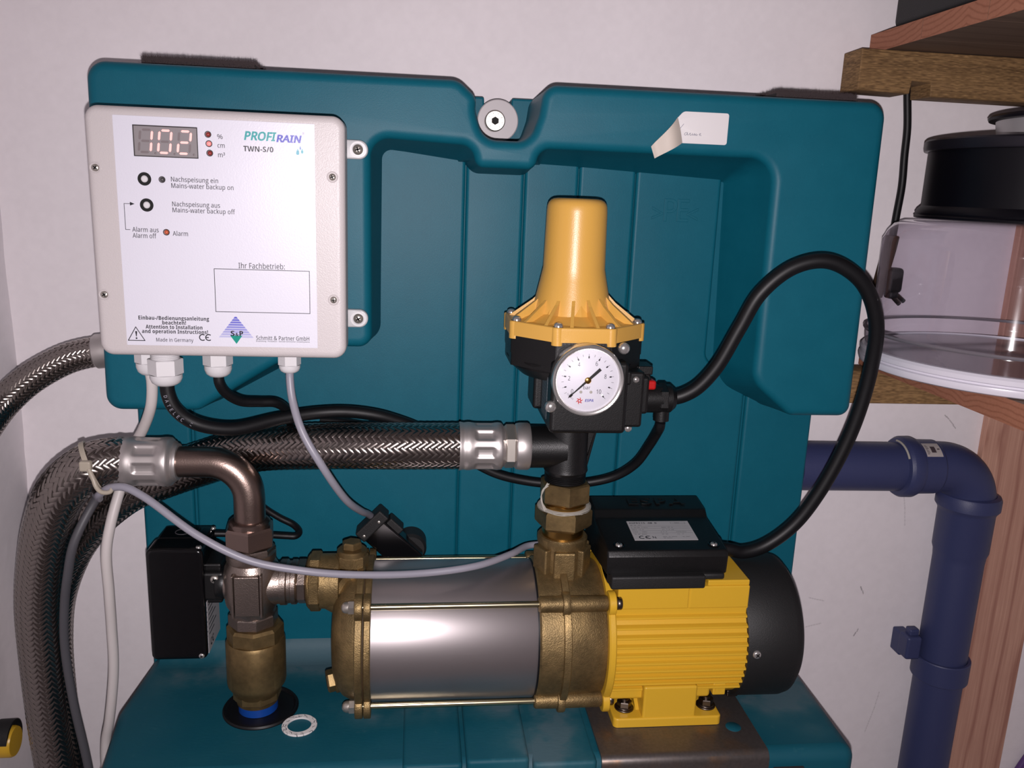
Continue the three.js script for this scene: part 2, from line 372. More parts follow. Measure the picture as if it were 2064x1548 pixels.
{ // cove where the back panel runs into the ledge
  const r = 20, pos = [], S = 10, L = [-229, 357];
  const pt = (i, x) => { const w = Math.PI + (i / S) * Math.PI / 2; return [x, r + r * Math.sin(w), 59.5 + r + r * Math.cos(w)]; };
  for (let i = 0; i < S; i++) { const a = pt(i, L[0]), b = pt(i, L[1]), c = pt(i + 1, L[0]), d = pt(i + 1, L[1]); pos.push(...a, ...c, ...d, ...a, ...d, ...b); }
  for (const x of L) for (let i = 0; i < S; i++) { const a = pt(i, x), c = pt(i + 1, x); pos.push(...a, ...c, x, 0, 59.5); }
  const g = new THREE.BufferGeometry(); g.setAttribute('position', new THREE.Float32BufferAttribute(pos, 3)); g.setAttribute('uv', new THREE.Float32BufferAttribute(new Float32Array(pos.length / 3 * 2), 2));
  part('cove', dustUV(toCreasedNormals(g, 40 * RAD)), M.ledge, tank, { uv: true });
}
{ // raised plastic code
  const font = await new FontLoader().loadAsync('fonts/droid/droid_sans_regular.typeface.json');
  const list = [];
  for (const [s, x, k] of [['>', 202.5, 15], ['P', 211.5, 19], ['E', 223.5, 19], ['<', 234, 15]]) {
    const g = new TextGeometry(s, { font, size: k, depth: 0.3, curveSegments: 8, bevelEnabled: true, bevelThickness: 0.35, bevelSize: 0.3, bevelSegments: 2 });
    g.rotateZ(0); g.translate(x, s === 'P' || s === 'E' ? 412.5 : 411.5, 59.9); list.push(g);
  }
  part('plastic_code', merge(list), M.teal, tank);
}
part('hook_tape', plate(rect(292, 318, -42, -13, 1), 225.5, 228, 0.4), M.felt, tank, { label: 'black square of hook tape on the front edge' });

// felt pads on top of the tank, with a fuzzy pile
function feltPad(x0, x1, label) {
  const t = thing('felt_pad', label, 'felt pad', [(x0 + x1) / 2, 514, 62]);
  part('pad', box(x0, x1, 513.8, 520.5, 40, 92, 3), M.felt, t);
  const pos = [], nor = [];
  for (let i = 0; i < 16000; i++) {
    const side = rnd() < 0.3, x = x0 + 1 + rnd() * (x1 - x0 - 2), z = side ? 91.5 : 40 + rnd() * 52, y = side ? 514.5 + rnd() * 6.5 : 519.6;
    const a = (rnd() - 0.5) * 1.6, l = 1.6 + rnd() * 3.6, w = 0.14, dx = Math.sin(a) * l, dy = (side ? 0.4 : 1) * Math.cos(a) * l, dz = (side ? 0.7 * l : (rnd() - 0.5) * l);
    pos.push(x - w, y, z, x + w, y, z, x + dx, y + dy, z + dz); for (let k = 0; k < 3; k++) nor.push(0, 0.7, 0.7);
  }
  const g = new THREE.BufferGeometry(); g.setAttribute('position', new THREE.Float32BufferAttribute(pos, 3)); g.setAttribute('normal', new THREE.Float32BufferAttribute(nor, 3)); g.setAttribute('uv', new THREE.Float32BufferAttribute(new Float32Array(pos.length / 3 * 2), 2));
  part('pile', g, M.pile, t, { kind: 'stuff' });
}
feltPad(-209, -124, 'black fuzzy felt pad on the tank top above the white control box');
feltPad(291, 362, 'black fuzzy felt pad on the tank top right of the peeling sticker');

{ // bolt and washer that hang the tank
  const t = thing('hanging_bolt', 'steel socket head bolt with a big white nylon washer in the tank notch', 'bolt', [68, 474, 35]);
  part('washer', lathe([[6, 0], [17, 0], [17.8, 0.8], [17.8, 3.6], [17, 4.4], [6, 4.4]], [68, 491.5, 30.4], Z, 56), M.nylon, t, { label: 'white nylon washer' });
  part('bolt_shank', rod([67, 491, -40], [65, 490.6, 44], 5.5), M.zinc, t);
  const h = part('bolt_head', lathe([[0, 0], [8.6, 0], [8.6, 9.2], [7.8, 10], [0, 10]], [64.6, 490.4, 38], Z, 48, 30), M.zinc, t);
  part('socket', hex([64.6, 490.4, 44], Z, 3.4, 4.15, 0.1), M.darkRecess, h);
  const marks = []; for (let i = 0; i < 9; i++) { const a = i * 0.698 + 0.3, g = new THREE.BoxGeometry(0.5, i % 2 ? 1.3 : 0.9, 0.2); g.rotateZ(a); g.translate(64.6 - 6.2 * Math.sin(a), 490.4 + 6.2 * Math.cos(a), 48.05); marks.push(g); }
  part('head_marks', merge(marks), M.steelDark, h);
}
{ // peeling paper sticker
  const t = thing('paper_sticker', 'white paper sticker with pen writing, its corner peeling off the tank', 'sticker', [223, 475, 121]);
  const map = canvas(512, 320, (c) => {
    c.fillStyle = '#dedadb'; c.fillRect(0, 0, 512, 320);
    c.strokeStyle = '#4a4f66'; c.lineWidth = 3.2; c.lineCap = 'round'; c.lineJoin = 'round';
    c.beginPath(); c.moveTo(70, 126); c.lineTo(40, 170); c.stroke();
    c.beginPath(); c.moveTo(26, 214); c.quadraticCurveTo(30, 236, 40, 214); c.quadraticCurveTo(40, 240, 32, 262); c.stroke();   // the tail of a covered letter
    c.font = 'italic 58px serif'; c.fillStyle = '#4a4f66'; 
    c.beginPath(); c.moveTo(112, 212); c.bezierCurveTo(80, 206, 78, 242, 96, 238); c.bezierCurveTo(108, 234, 112, 220, 113, 212); c.bezierCurveTo(110, 232, 114, 242, 126, 232);   // a
    c.bezierCurveTo(136, 216, 146, 208, 140, 224); c.bezierCurveTo(134, 244, 150, 240, 158, 228);                                                              // r
    c.moveTo(162, 216); c.bezierCurveTo(158, 240, 172, 244, 182, 216); c.bezierCurveTo(178, 244, 190, 240, 198, 218); c.bezierCurveTo(194, 246, 208, 238, 214, 224); c.stroke();  // m
    c.beginPath(); c.moveTo(232, 226); c.bezierCurveTo(246, 222, 246, 212, 236, 214); c.bezierCurveTo(226, 220, 226, 240, 250, 234); c.stroke();
  });
  const sheet = plate([[206.3, 475, 0.3], [243, 475, 2], [243, 499, 2], [206, 499, 5], [200.2, 492.5, 0.5], [203.8, 487, 4]], 120.15, 120.55, 0.1);
  part('sheet', sheetUV(sheet, 201, 243.5, 475, 499), phy({ map, roughness: 0.5 }), t, { uv: true });
  // the loose end curls forward over the sheet's left side and hangs down to the left
  const pos = [], idx = [], N = 14, A = [201.5, 494.5], B = [206.8, 475.2], A1 = [181, 471.2], B1 = [184.5, 462.3];
  for (let i = 0; i <= N; i++) { const f = i / N; for (let j = 0; j <= 6; j++) { const w = j / 6, x0 = A[0] + (B[0] - A[0]) * w, y0 = A[1] + (B[1] - A[1]) * w, x1 = A1[0] + (B1[0] - A1[0]) * w, y1 = A1[1] + (B1[1] - A1[1]) * w; pos.push(x0 + (x1 - x0) * f, y0 + (y1 - y0) * f, 120.7 + 7 * Math.sin(Math.PI * Math.min(1, f * 1.15)) * (0.4 + 0.6 * (1 - f)) + 3 * f + (1 - f) * 1.2 * Math.sin(w * Math.PI)); } }
  for (let i = 0; i < N; i++) for (let j = 0; j < 6; j++) { const a = i * 7 + j; idx.push(a, a + 1, a + 8, a, a + 8, a + 7); }
  const g = new THREE.BufferGeometry(); g.setAttribute('position', new THREE.Float32BufferAttribute(pos, 3)); g.setIndex(idx); g.setAttribute('uv', new THREE.Float32BufferAttribute(new Float32Array(pos.length / 3 * 2), 2)); g.computeVertexNormals();
  part('peeled_end', g, M.paperBack, t, { label: 'peeled end showing its beige glue side' });
}

// ------------------------------------------------------------------ the control box
{
  const t = thing('control_box', 'white plastic control box with red digits and a printed front', 'control box', [-135, 310, 145]);
  part('housing', box(-217, -53, 312.5, 475.5, 120.5, 166, 6, 3), M.boxPlastic, t);
  const lid = part('lid', mould(rect(-220, -50, 310, 478.5, 9), 165, 185, 5), M.boxPlastic, t);
  for (const [x, y] of [[-214, 438], [-214, 353], [-58.5, 438], [-58.5, 353]]) {
    part('screw_well', lathe([[2.9, 0.2], [3.4, 0.5], [3.9, 0.2], [3.9, -1], [2.9, -1]].reverse(), [x, y, 185], Z, 32), M.boxPlastic, lid);
    screw([x, y, 184.2], Z, 2.7, t, M.zinc, 'lid_screw');
  }
  for (const y of [459, 331]) {
    const l = part('mounting_lug', plate([[-60, y - 7, 0], [-37.5, y - 7, 6.9], [-37.5, y + 7, 6.9], [-60, y + 7, 0]], 121, 128, 1.2), M.lug, t, { label: 'translucent white lug' });
    part('lug_collar', lathe([[4.6, 0], [6.0, 0], [6.0, 1.4], [4.6, 1.4]], [-45, y, 127.6], Z, 32), M.gland, l);
    screw([-45, y, 128], Z, 3.9, t, M.zinc, 'lug_screw');
  }
  // printed front, in millimetres from its top left corner
  const S = 10, map = canvas(1310, 1545, (c) => {
    c.fillStyle = '#dcdbe6'; c.fillRect(0, 0, 1310, 1545);
    const ink = '#2a2a30';
    const put = (s, x, y, w, h, style = '', col = ink, align = 'left') => {   // text fitted to a width, centred on y
      c.save(); c.fillStyle = col; c.font = `${style} ${h * S}px sans-serif`; c.textBaseline = 'middle'; c.textAlign = 'left';
      const k = w * S / c.measureText(s).width; c.translate(x * S, y * S); c.scale(k, 1); c.fillText(s, 0, 0); c.restore();
    };
    c.strokeStyle = ink; c.lineWidth = 3.2;
    put('%', 66.5, 11, 4, 4.2); put('cm', 66.5, 16.7, 5.2, 4.2); put('m³', 66.5, 22.8, 5, 4.4);
    c.save(); c.transform(1, 0, -0.16, 1, 0, 0); c.restore();
    c.save(); c.translate(83.5 * S, 9.6 * S); c.transform(1, 0, -0.2, 1, 0, 0); c.font = '74px sans-serif'; c.textBaseline = 'middle'; c.lineWidth = 5;
    const g1 = '#2b9a9c', g2 = '#4b4cb4';
    const fit = (s, x, w, col, y = 0, px = 74) => { c.save(); c.font = `${px}px sans-serif`; c.fillStyle = col; c.strokeStyle = col; const k = w / c.measureText(s).width; c.translate(x, y); c.scale(k, 1); c.fillText(s, 0, 0); c.strokeText(s, 0, 0); c.restore(); };
    fit('PROFI', 8, 208, g1); fit('RAIN', 222, 168, g2, 9, 62);
    c.restore();
    put('®', 122.5, 6.6, 2, 2.6, '', '#8a8aa8');
    put('TWN-S/0', 83.5, 18, 20, 4.9, 'bold');
    for (const [x, y, r, col] of [[119.5, 19.3, 14, '#3b9cb0'], [122.5, 18.6, 11, '#4aa6b4'], [121.3, 16.4, 8, '#6a88c0']]) { c.fillStyle = col; c.beginPath(); c.moveTo(x * S, y * S - r * 1.9); c.quadraticCurveTo(x * S + r * 1.5, y * S + r, x * S, y * S + r); c.quadraticCurveTo(x * S - r * 1.5, y * S + r, x * S, y * S - r * 1.9); c.fill(); }
    put('Nachspeisung ein', 35, 40.0, 31.5, 4.4); put('Mains-water backup on', 35, 44.2, 41.5, 4.4);
    put('Nachspeisung aus', 35, 56.4, 32, 4.4); put('Mains-water backup off', 35, 60.4, 41.5, 4.4);
    put('Alarm aus', 8.3, 74.3, 17.4, 4.4); put('Alarm off', 8.3, 78.4, 15.4, 4.4); put('Alarm', 34.7, 76.2, 10.4, 4.4);
    c.beginPath(); c.moveTo(70, 746); c.lineTo(40, 746); c.lineTo(40, 573); c.lineTo(85, 573); c.stroke();
    c.fillStyle = ink; c.beginPath(); c.moveTo(108, 573); c.lineTo(78, 561); c.lineTo(78, 585); c.fill();
    put('Ihr Fachbetrieb:', 77.5, 97, 32, 5.2);
    c.lineWidth = 4; c.strokeRect(612, 996, 648, 300);
    put('Einbau-/Bedienungsanleitung', 8.4, 135, 48, 3.7, 'bold'); put('beachten!', 24.3, 138.2, 16.4, 3.7, 'bold');
    put('Attention to Installation', 13.2, 141.3, 38.6, 3.7, 'bold'); put('and operation Instructions!', 10.4, 144.5, 45, 3.7, 'bold');
    c.lineWidth = 5; c.lineJoin = 'round'; c.beginPath(); c.moveTo(65, 1416); c.lineTo(122, 1512); c.lineTo(10, 1512); c.closePath(); c.stroke();
    c.fillStyle = ink; c.beginPath(); c.moveTo(59, 1446); c.lineTo(73, 1446); c.lineTo(68, 1484); c.lineTo(64, 1484); c.fill(); c.beginPath(); c.arc(66, 1496, 6, 0, 7); c.fill();
    put('Made in Germany', 19.5, 150.5, 25.5, 3.6);
    c.lineWidth = 7; c.beginPath(); c.arc(514, 1482, 21, 0.9, 5.4); c.stroke(); c.beginPath(); c.arc(556, 1482, 21, 0.9, 5.4); c.moveTo(536, 1482); c.lineTo(556, 1482); c.stroke();
    // striped pyramid over a green point
    const n = 9; for (let i = 0; i < n; i++) { const y0 = 1330 + i * 17, y1 = y0 + 13, hw = (y) => (y - 1322) * 0.76; c.fillStyle = `rgba(76,78,190,${0.92 - 0.085 * i})`; c.beginPath(); c.moveTo(745 - hw(y0), y0); c.lineTo(745 + hw(y0), y0); c.lineTo(745 + hw(y1), y1); c.lineTo(745 - hw(y1), y1); c.fill(); }
    c.fillStyle = '#17907f'; c.beginPath(); c.moveTo(703, 1464); c.lineTo(787, 1464); c.lineTo(745, 1524); c.fill();
    put('S', 70.4, 145, 3.3, 5, 'bold', '#15151c'); put('&', 73.9, 145.6, 2.2, 3.2, 'bold', '#15151c'); put('P', 76.3, 145, 3.2, 5, 'bold', '#15151c');
    put('Schmitt & Partner GmbH', 88, 147.8, 37.5, 4.2);
    put('Entwicklung · Produktion · Vertrieb technischer Umweltsysteme', 88, 150.1, 37.5, 1.3);
  });
  const front = part('front_sheet', sheetUV(plate(rect(-201, -70, 318, 472.5, 0.6), 185, 185.5, 0.12), -201, -70, 318, 472.5), phy({ map, roughness: 0.36, bumpMap: T.grain, bumpScale: 0.00004 }), t, { uv: true, label: 'white printed front sheet' });
  // display window with three seven-segment digits
  const dX0 = -188, dX1 = -147.5, dY0 = 447, dY1 = 466.3;
  const disp = part('display', [box(dX0, dX1, dY0, dY1, 184.6, 185.9, 0.2)], M.displayGrey, t);
  part('display_frame', [box(dX0 - 0.5, dX1 + 0.5, dY1 - 0.2, dY1 + 0.5, 185, 186.2, 0.2), box(dX0 - 0.5, dX0 + 0.2, dY0, dY1, 185, 186.2, 0.2), box(dX0 - 0.5, dX1 + 0.5, dY0 - 0.5, dY0 + 0.1, 185, 186.1, 0.2), box(dX1 - 0.1, dX1 + 0.5, dY0, dY1, 185, 186.1, 0.2)], M.ledRing, disp);
  const SEG = { a: [0, 7.2, 1], d: [0, -7.2, 1], g: [0, 0, 1], f: [-3.8, 3.7, 0], b: [3.8, 3.7, 0], e: [-3.8, -3.7, 0], c: [3.8, -3.7, 0] };
  const digits = [['bc', -180.6], ['abcdef', -168.2], ['abged', -155.6]];
  for (const [on, cx] of digits) for (const [k, [sx, sy, horizontal]] of Object.entries(SEG)) {
    const lit = on.includes(k), L = horizontal ? 5.6 : 5.9, W = 1.5;
    const s = [[-L / 2, 0], [-L / 2 + W / 2, -W / 2], [L / 2 - W / 2, -W / 2], [L / 2, 0], [L / 2 - W / 2, W / 2], [-L / 2 + W / 2, W / 2]].map(([a, b]) => horizontal ? [a, b] : [-b, a]);
    const g = plate(s.map(([a, b]) => [a + sx + 0.12 * (b + sy) + cx, b + sy + 456.6, 0]), 185.9, 186.15, 0);
    part('segment', g, lit ? M.segOn : M.segOff, disp, lit ? { label: 'lit red digit segment' } : {});
  }
  for (const x of [-174.6, -162.2, -149.8]) part('decimal_point', disc([x, 448.9, 185.8], Z, 0.7, 0.4, 16, 0.1), M.segOff, disp);
  for (const [u, v, m, label] of [[60.8, 9.9, M.ledDim], [61.2, 15.9, M.ledOn, 'lit red lamp'], [61.5, 22, M.ledDim], [29.6, 40.6, M.ledOff, 'dark grey lamp'], [30.6, 75.6, M.ledOrange, 'orange lamp']]) {
    const p = [u - 201, 472.5 - v, 185.4];
    const l = part('indicator_lamp', lathe([[0, 1.1], [0.9, 0.9], [1.5, 0.3], [1.6, 0]].reverse(), p, Z, 24), m, t, label ? { label } : {});
    part('lamp_ring', lathe([[1.6, 0], [2.2, 0], [2.2, 0.35], [1.6, 0.35]], p, Z, 24), M.ledRing, l);
  }
  for (const [u, v] of [[18.2, 40.6], [18.7, 57.8]]) {
    const p = [u - 201, 472.5 - v, 185.2];
    const b = part('push_button', lathe([[0, 1.3], [1.6, 1.2], [2.2, 0.7], [2.3, 0]].reverse(), p, Z, 28), M.gland, t);
    part('button_ring', lathe([[2.3, 0], [4.4, 0], [4.4, 0.5], [4.1, 0.8], [2.5, 0.8], [2.3, 0.4], [2.3, 0]], p, Z, 32), M.darkRecess, b, { label: 'black ring' });
  }
  // cable glands under the box
  const gland = (x, z, r, y0, y1, y2, thread) => {
    const g = part('cable_gland', [hex([x, y0, z], NY, r, y0 - y1, 0.5, 0.26)], M.gland, t);
    part('gland_dome', lathe([[r * 0.93, 0], [r * 0.93, (y1 - y2) * 0.35], [r * 0.82, (y1 - y2) * 0.72], [r * 0.6, (y1 - y2) * 0.95], [r * 0.45, y1 - y2], [0, y1 - y2]], [x, y1 + 0.2, z], NY, 40, 50), M.gland, g);
    const prof = []; for (let i = 0; i <= thread * 4; i++) prof.push([r * (0.78 + (i % 2 ? 0.05 : 0)), i * (312 - y0) / (thread * 4)]);
    part('gland_thread', lathe([[0, 0], ...prof], [x, y0, z], Y, 40, 20), M.gland, g);
  };
  gland(-200.5, 140, 10.6, 308.5, 296, 286.5, 1); gland(-181.5, 166, 12.2, 304.5, 293, 284.5, 3); gland(-148, 150, 10.8, 309, 297, 288, 1); gland(-94, 158, 8.4, 309.5, 299.5, 293.5, 1);
}

// ------------------------------------------------------------------ braided hoses
// woven from flat wire bundles, two bundles over and two under
function braidGeo(pts, R, n, pitch, W, per = 14) {
  const curve = new THREE.CatmullRomCurve3(pts.map(V3), false, 'centripetal'), L = curve.getLength(), N = Math.ceil(L / 0.85);
  curve.arcLengthDivisions = 800; curve.updateArcLengths();
  const fr = curve.computeFrenetFrames(N), P = []; for (let i = 0; i <= N; i++) P.push(curve.getPointAt(i / N));
  const pos = [], nor = [], idx = [], amp = 0.42, a = new THREE.Vector3(), nn = new THREE.Vector3(), side = new THREE.Vector3();
  for (const s of [1, -1]) for (let k = 0; k < n; k++) {
    const start = pos.length / 3;
    for (let i = 0; i <= N; i++) {
      const l = L * i / N, phi = 2 * Math.PI * (k / n + s * l / pitch), q = k + s * 2 * l * n / pitch, w = 2 * Math.PI * (k + q - 0.5) / 4;
      const off = s * amp * Math.tanh(2.2 * Math.cos(w)) / 0.976, slope = -s * s * amp * Math.sin(w) * 2 * Math.PI / 4 * 2 * n / pitch * 0.6;
      for (let e = -1; e <= 1; e++) {
        const ph = phi + s * e * (W / 2) / R * -0.7, c = Math.cos(ph), d = Math.sin(ph), ax = e * (W / 2) * 0.7;
        a.copy(fr.normals[i]).multiplyScalar(c).addScaledVector(fr.binormals[i], d);
        const r = R + off - Math.abs(e) * 0.28;
        pos.push(P[i].x + a.x * r + fr.tangents[i].x * ax, P[i].y + a.y * r + fr.tangents[i].y * ax, P[i].z + a.z * r + fr.tangents[i].z * ax);
        side.copy(fr.normals[i]).multiplyScalar(-d).addScaledVector(fr.binormals[i], c);
        nn.copy(a).addScaledVector(fr.tangents[i], e * 0.3 - s * slope * 0.35).addScaledVector(side, -s * e * 0.3).normalize();
        nor.push(nn.x, nn.y, nn.z);
      }
      if (i) for (let e = 0; e < 2; e++) { const o = start + i * 3 + e, p = o - 3; if (s > 0) idx.push(p, o, p + 1, p + 1, o, o + 1); else idx.push(p, p + 1, o, p + 1, o + 1, o); }
    }
  }
  const g = new THREE.BufferGeometry();
  g.setAttribute('position', new THREE.Float32BufferAttribute(pos, 3)); g.setAttribute('normal', new THREE.Float32BufferAttribute(nor, 3)); g.setIndex(idx);
  return g;
}
function hose(label, pts, R, n, pitch, W) {
  const t = thing('braided_hose', label, 'hose', pts[0]);
  part('inner_tube', tube(pts, R - 0.75, 24), M.hoseCore, t);
  part('steel_braid', braidGeo(pts, R, n, pitch, W), M.braid, t, { indexed: true, kind: 'stuff' });
  return t;
}
// crimped ferrule: eight pressed flutes round a sleeve
function ferrule(p, dir, R, len) {
  const pos = [], idx = [], A = 128, B = 40, ss = (a, b, x) => { const t = THREE.MathUtils.clamp((x - a) / (b - a), 0, 1); return t * t * (3 - 2 * t); };
  const prof = (t) => R * (1 + 0.05 * ss(0.12, 0, t) + 0.04 * Math.exp(-(((t - 0.2) / 0.1) ** 2)) + 0.03 * Math.exp(-(((t - 0.84) / 0.08) ** 2)) - 0.16 * ss(0.92, 1, t));
  const at = (i, j) => {
    const w = (i / A) * 2 * Math.PI, t = j / B, f = (w / (2 * Math.PI) * 8 + 0.5) % 1, win = ss(0.18, 0.3, f) * ss(0.82, 0.7, f) * ss(0.32, 0.4, t) * ss(0.78, 0.7, t);
    const valley = 0.045 * Math.abs(Math.cos(w * 4)) ** 6 * ss(0.25, 0.4, t) * ss(0.9, 0.75, t);
    const r = prof(t) - win * R * 0.075 - valley * R * 0.6;
    return [r * Math.cos(w), t * len, r * Math.sin(w)];
  };
  for (let j = 0; j <= B; j++) for (let i = 0; i <= A; i++) pos.push(...at(i, j));
  for (let j = 0; j < B; j++) for (let i = 0; i < A; i++) { const a = j * (A + 1) + i, b = a + A + 1; idx.push(a, b, a + 1, a + 1, b, b + 1); }
  let g = new THREE.BufferGeometry(); g.setAttribute('position', new THREE.Float32BufferAttribute(pos, 3)); g.setIndex(idx); g.computeVertexNormals();
  const nr = g.attributes.normal; for (let j = 0; j <= B; j++) { const a = j * (A + 1), b = a + A, x = nr.getX(a) + nr.getX(b), y = nr.getY(a) + nr.getY(b), z = nr.getZ(a) + nr.getZ(b), l = Math.hypot(x, y, z); for (const i of [a, b]) nr.setXYZ(i, x / l, y / l, z / l); }
  g = g.toNonIndexed();
  const cap0 = lathe([[0, 0.02], [R * 1.04, 0.02]].reverse(), [0, 0, 0], Y, 48), cap1 = lathe([[0, len], [R * 0.86, len]].reverse(), [0, 0, 0], Y, 48);
  return aim(merge([g, cap0, cap1]), p, dir);
}
{ // hose from the pressure switch, sweeping down behind the others
  const t = hose('long braided steel hose joined to the black pressure switch, passing behind the bent pipe', [[40, 229.5, 136], [10, 229.5, 137], [-14, 229.5, 137], [-73, 226, 127], [-134, 217, 109], [-178, 200.5, 97], [-220, 184, 93], [-238, 176, 93], [-261, 158, 89], [-278, 140, 84], [-297, 113, 77], [-316, 69, 70], [-324, 23, 66], [-325, -32, 66], [-322, -109, 66], [-316, -250, 70]], 18.6, 24, 122, 4.1);
  part('ferrule', ferrule([36, 229.5, 136], X, 18.9, 37), M.alu, t);
  part('hose_nut', hex([72.5, 229.5, 136], X, 18.4, 9.5, 1.6, 0.45), M.zinc, t);
  part('threaded_ring', lathe([[0, 0], [17.6, 0], [18.8, 1], [19.4, 4], [19.4, 10.5], [18.6, 12], [0, 12]], [81.5, 229.5, 136], X, 64, 30), M.alu, t);
}
{ // hose that ends in the bent pipe on the valve
  const t = hose('braided steel hose clamped on the bent pipe, hanging down beside the left wall', [[-224, 217, 139], [-236, 217, 142], [-249, 213.5, 145.5], [-268, 197, 146], [-284, 164, 139], [-297, 120, 129], [-303, 87, 124], [-305, 49, 121], [-305, -9, 119], [-302, -71, 119], [-292, -250, 122]], 18.6, 24, 122, 4.1);
  part('ferrule', ferrule([-228, 216.5, 138.6], X, 18.9, 42), M.alu, t);
  const bend = []; bend.push([-188, 216.5, 139], [-172, 216.5, 139.2]); for (let i = 0; i <= 8; i++) { const w = i / 8 * Math.PI / 2; bend.push([-160 + 30 * Math.sin(w), 186.5 + 30 * Math.cos(w), 139.5 + i * 0.3]); } bend.push([-130, 178, 142], [-130, 166, 142]);
  part('bent_pipe', tube(bend, 12.2, 32, 6), M.bronzePipe, t);
  part('pipe_collar', lathe([[12.2, 0], [14.4, 0.3], [14.8, 2], [14.4, 3.8], [12.2, 4]], [-187, 216.5, 139], X, 48), M.alu, t);
  part('union_nut', [hex([-130.5, 147.5, 142], Y, 20.4, 17, 1.8, 0.12), lathe([[0, 0], [16.2, 0], [16.2, 3.6], [14.8, 5], [12.6, 5.4], [0, 5.4]], [-130.5, 164.2, 142], Y, 48)], M.bronzePipe, t);
}
{ // thinner hose that leaves the tank side
  const t = hose('thin braided steel hose leaving the side of the tank behind the control box', [[-263, 288, 60], [-276, 286, 61], [-292, 281, 65], [-317, 266, 74], [-334, 249, 84], [-341, 235, 100], [-342, 222, 125], [-340, 200, 170]], 12.6, 20, 84, 3.4);
  part('ferrule', lathe([[0, 0], [13.6, 0], [14.6, 1.2], [14.6, 9], [13.6, 16], [14.4, 18], [14.4, 27], [0, 27]], [-268, 287.6, 60.5], [1, 0.12, 0], 56, 30), M.alu, t);
}

// ------------------------------------------------------------------ valves on the left
{
  const t = thing('three_way_valve', 'nickel three-way valve body between the bent pipe and the pump inlet', 'valve', [-130, 80, 142]);
  const cx = -130, cz = 142;
  part('valve_body', [
    lathe([[0, 0], [16, 0], [17.5, 2], [18, 10], [21, 16], [22.4, 24], [22.4, 40], [21, 48], [18.6, 53], [19.6, 55], [19.6, 60], [17, 62], [0, 62]], [cx, 82, cz], Y, 56, 30),
    lathe([[0, 0], [19.5, 0], [17.5, 14], [16.5, 24], [0, 24]], [cx, 113.5, cz], X, 48, 30),
    lathe([[0, 0], [17, 0], [13, 14], [11, 21], [0, 21]], [cx, 113.5, cz], NX, 48, 30),
  ], M.nickel, t);
  part('cast_panel', [plate(rect(cx - 9.5, cx + 9.5, 96, 130, 1), 160, 165.6, 0.8), plate(rect(cx - 11.8, cx - 10.2, 95, 131, 0.5), 160, 166.2, 0.4), plate(rect(cx + 10.2, cx + 11.8, 95, 131, 0.5), 160, 166.2, 0.4)], M.nickel, t);
  part('valve_neck', hex([cx, 141, cz], Y, 19, 6, 1, 0.12, 8), M.nickel, t);
  part('lower_flats', hex([cx, 79, cz], Y, 19.8, 10, 1, 0.3, 8), M.nickel, t);
  part('outlet_union', [lathe([[0, 0], [17, 0], [18.6, 1.2], [18.6, 6], [17.2, 7], [17.2, 9.5], [18.2, 10.2], [18.2, 13.6], [16.6, 15], [0, 15]], [cx + 22, 113.5, cz - 2], X, 56, 25), hex([cx + 36.5, 113.5, cz - 3], X, 18.2, 7.5, 1, 0.5, 8), disc([cx + 43.5, 113.5, cz - 4], X, 15.5, 3.5)], M.nickel, t);
}
{
  const t = thing('check_valve', 'brass check valve with a blue ring standing in the ledge hole', 'valve', [-128.5, 0.6, 143]);
  const c = [-128.5, 0, 143];
  part('valve_barrel', lathe([[0, 17], [18.8, 17], [20.6, 21], [23.4, 25.5], [23.9, 28], [23.9, 63], [22.6, 66], [0, 66]], c, Y, 64, 25), M.brass, t);
  part('upper_hex', hex([c[0], 64, c[2]], Y, 22.8, 15, 2.2, 0.1, 8), M.brass, t);
  part('lower_hex', [hex([c[0], 11, c[2]], Y, 19.6, 11, 1.2, 0.3, 8), lathe([[0, 0], [16.8, 0], [17.4, 4], [0, 4]], [c[0], 8, c[2]], Y, 48)], M.brass, t);
  part('blue_ring', lathe([[0, 0], [16, 0], [16, 7.4], [15, 7.8], [0, 7.8]], [c[0] + 0.4, 0.6, c[2]], Y, 56), M.blueRing, t, { label: 'blue plastic ring' });
}
{
  const t = thing('rubber_grommet', 'black rubber grommet ring let into the ledge under the brass check valve', 'grommet', [-125.5, 0, 144]);
  part('grommet_ring', lathe([[0, 0], [31, 0], [31, 0.9], [30, 2.2], [28.4, 2.2], [27, 0.6], [17.4, 0.5], [16.4, 0.3], [0, 0.3]], [-126, 0.05, 143.4], Y, 72, 30), M.rubber, t);
}
{
  const map = canvas(256, 256, (c) => { c.fillStyle = '#d6d3d2'; c.fillRect(0, 0, 256, 256); c.strokeStyle = '#33333a'; c.lineWidth = 5; for (let i = 0; i < 26; i++) { const a = i * 1.13 + (i % 3) * 0.4, r = 86 + (i * 37 % 34), l = 0.1 + (i % 4) * 0.05; c.globalAlpha = i % 3 ? 0.75 : 0.35; c.beginPath(); c.arc(128, 128, r, a, a + l); c.lineTo(128 + (r + 12) * Math.cos(a + l + 0.08), 128 + (r + 12) * Math.sin(a + l + 0.08)); c.stroke(); } });
  const g = lathe([[9.6, 0], [13.9, 0], [14.2, 0.4], [14.2, 1.2], [13.9, 1.6], [9.6, 1.6], [9.4, 0.8], [9.6, 0]], [-90.5, 0.2, 171], Y, 64, 40);
  const p = g.attributes.position, uv = g.attributes.uv; for (let i = 0; i < p.count; i++) uv.setXY(i, 0.5 + (p.getX(i) + 90.5) / 30, 0.5 + (p.getZ(i) - 171) / 30);
  tag(part('gasket_ring', g, phy({ map, roughness: 0.7 }), null, { uv: true }), 'white fibre gasket ring with worn black print lying on the teal ledge', 'gasket');
}
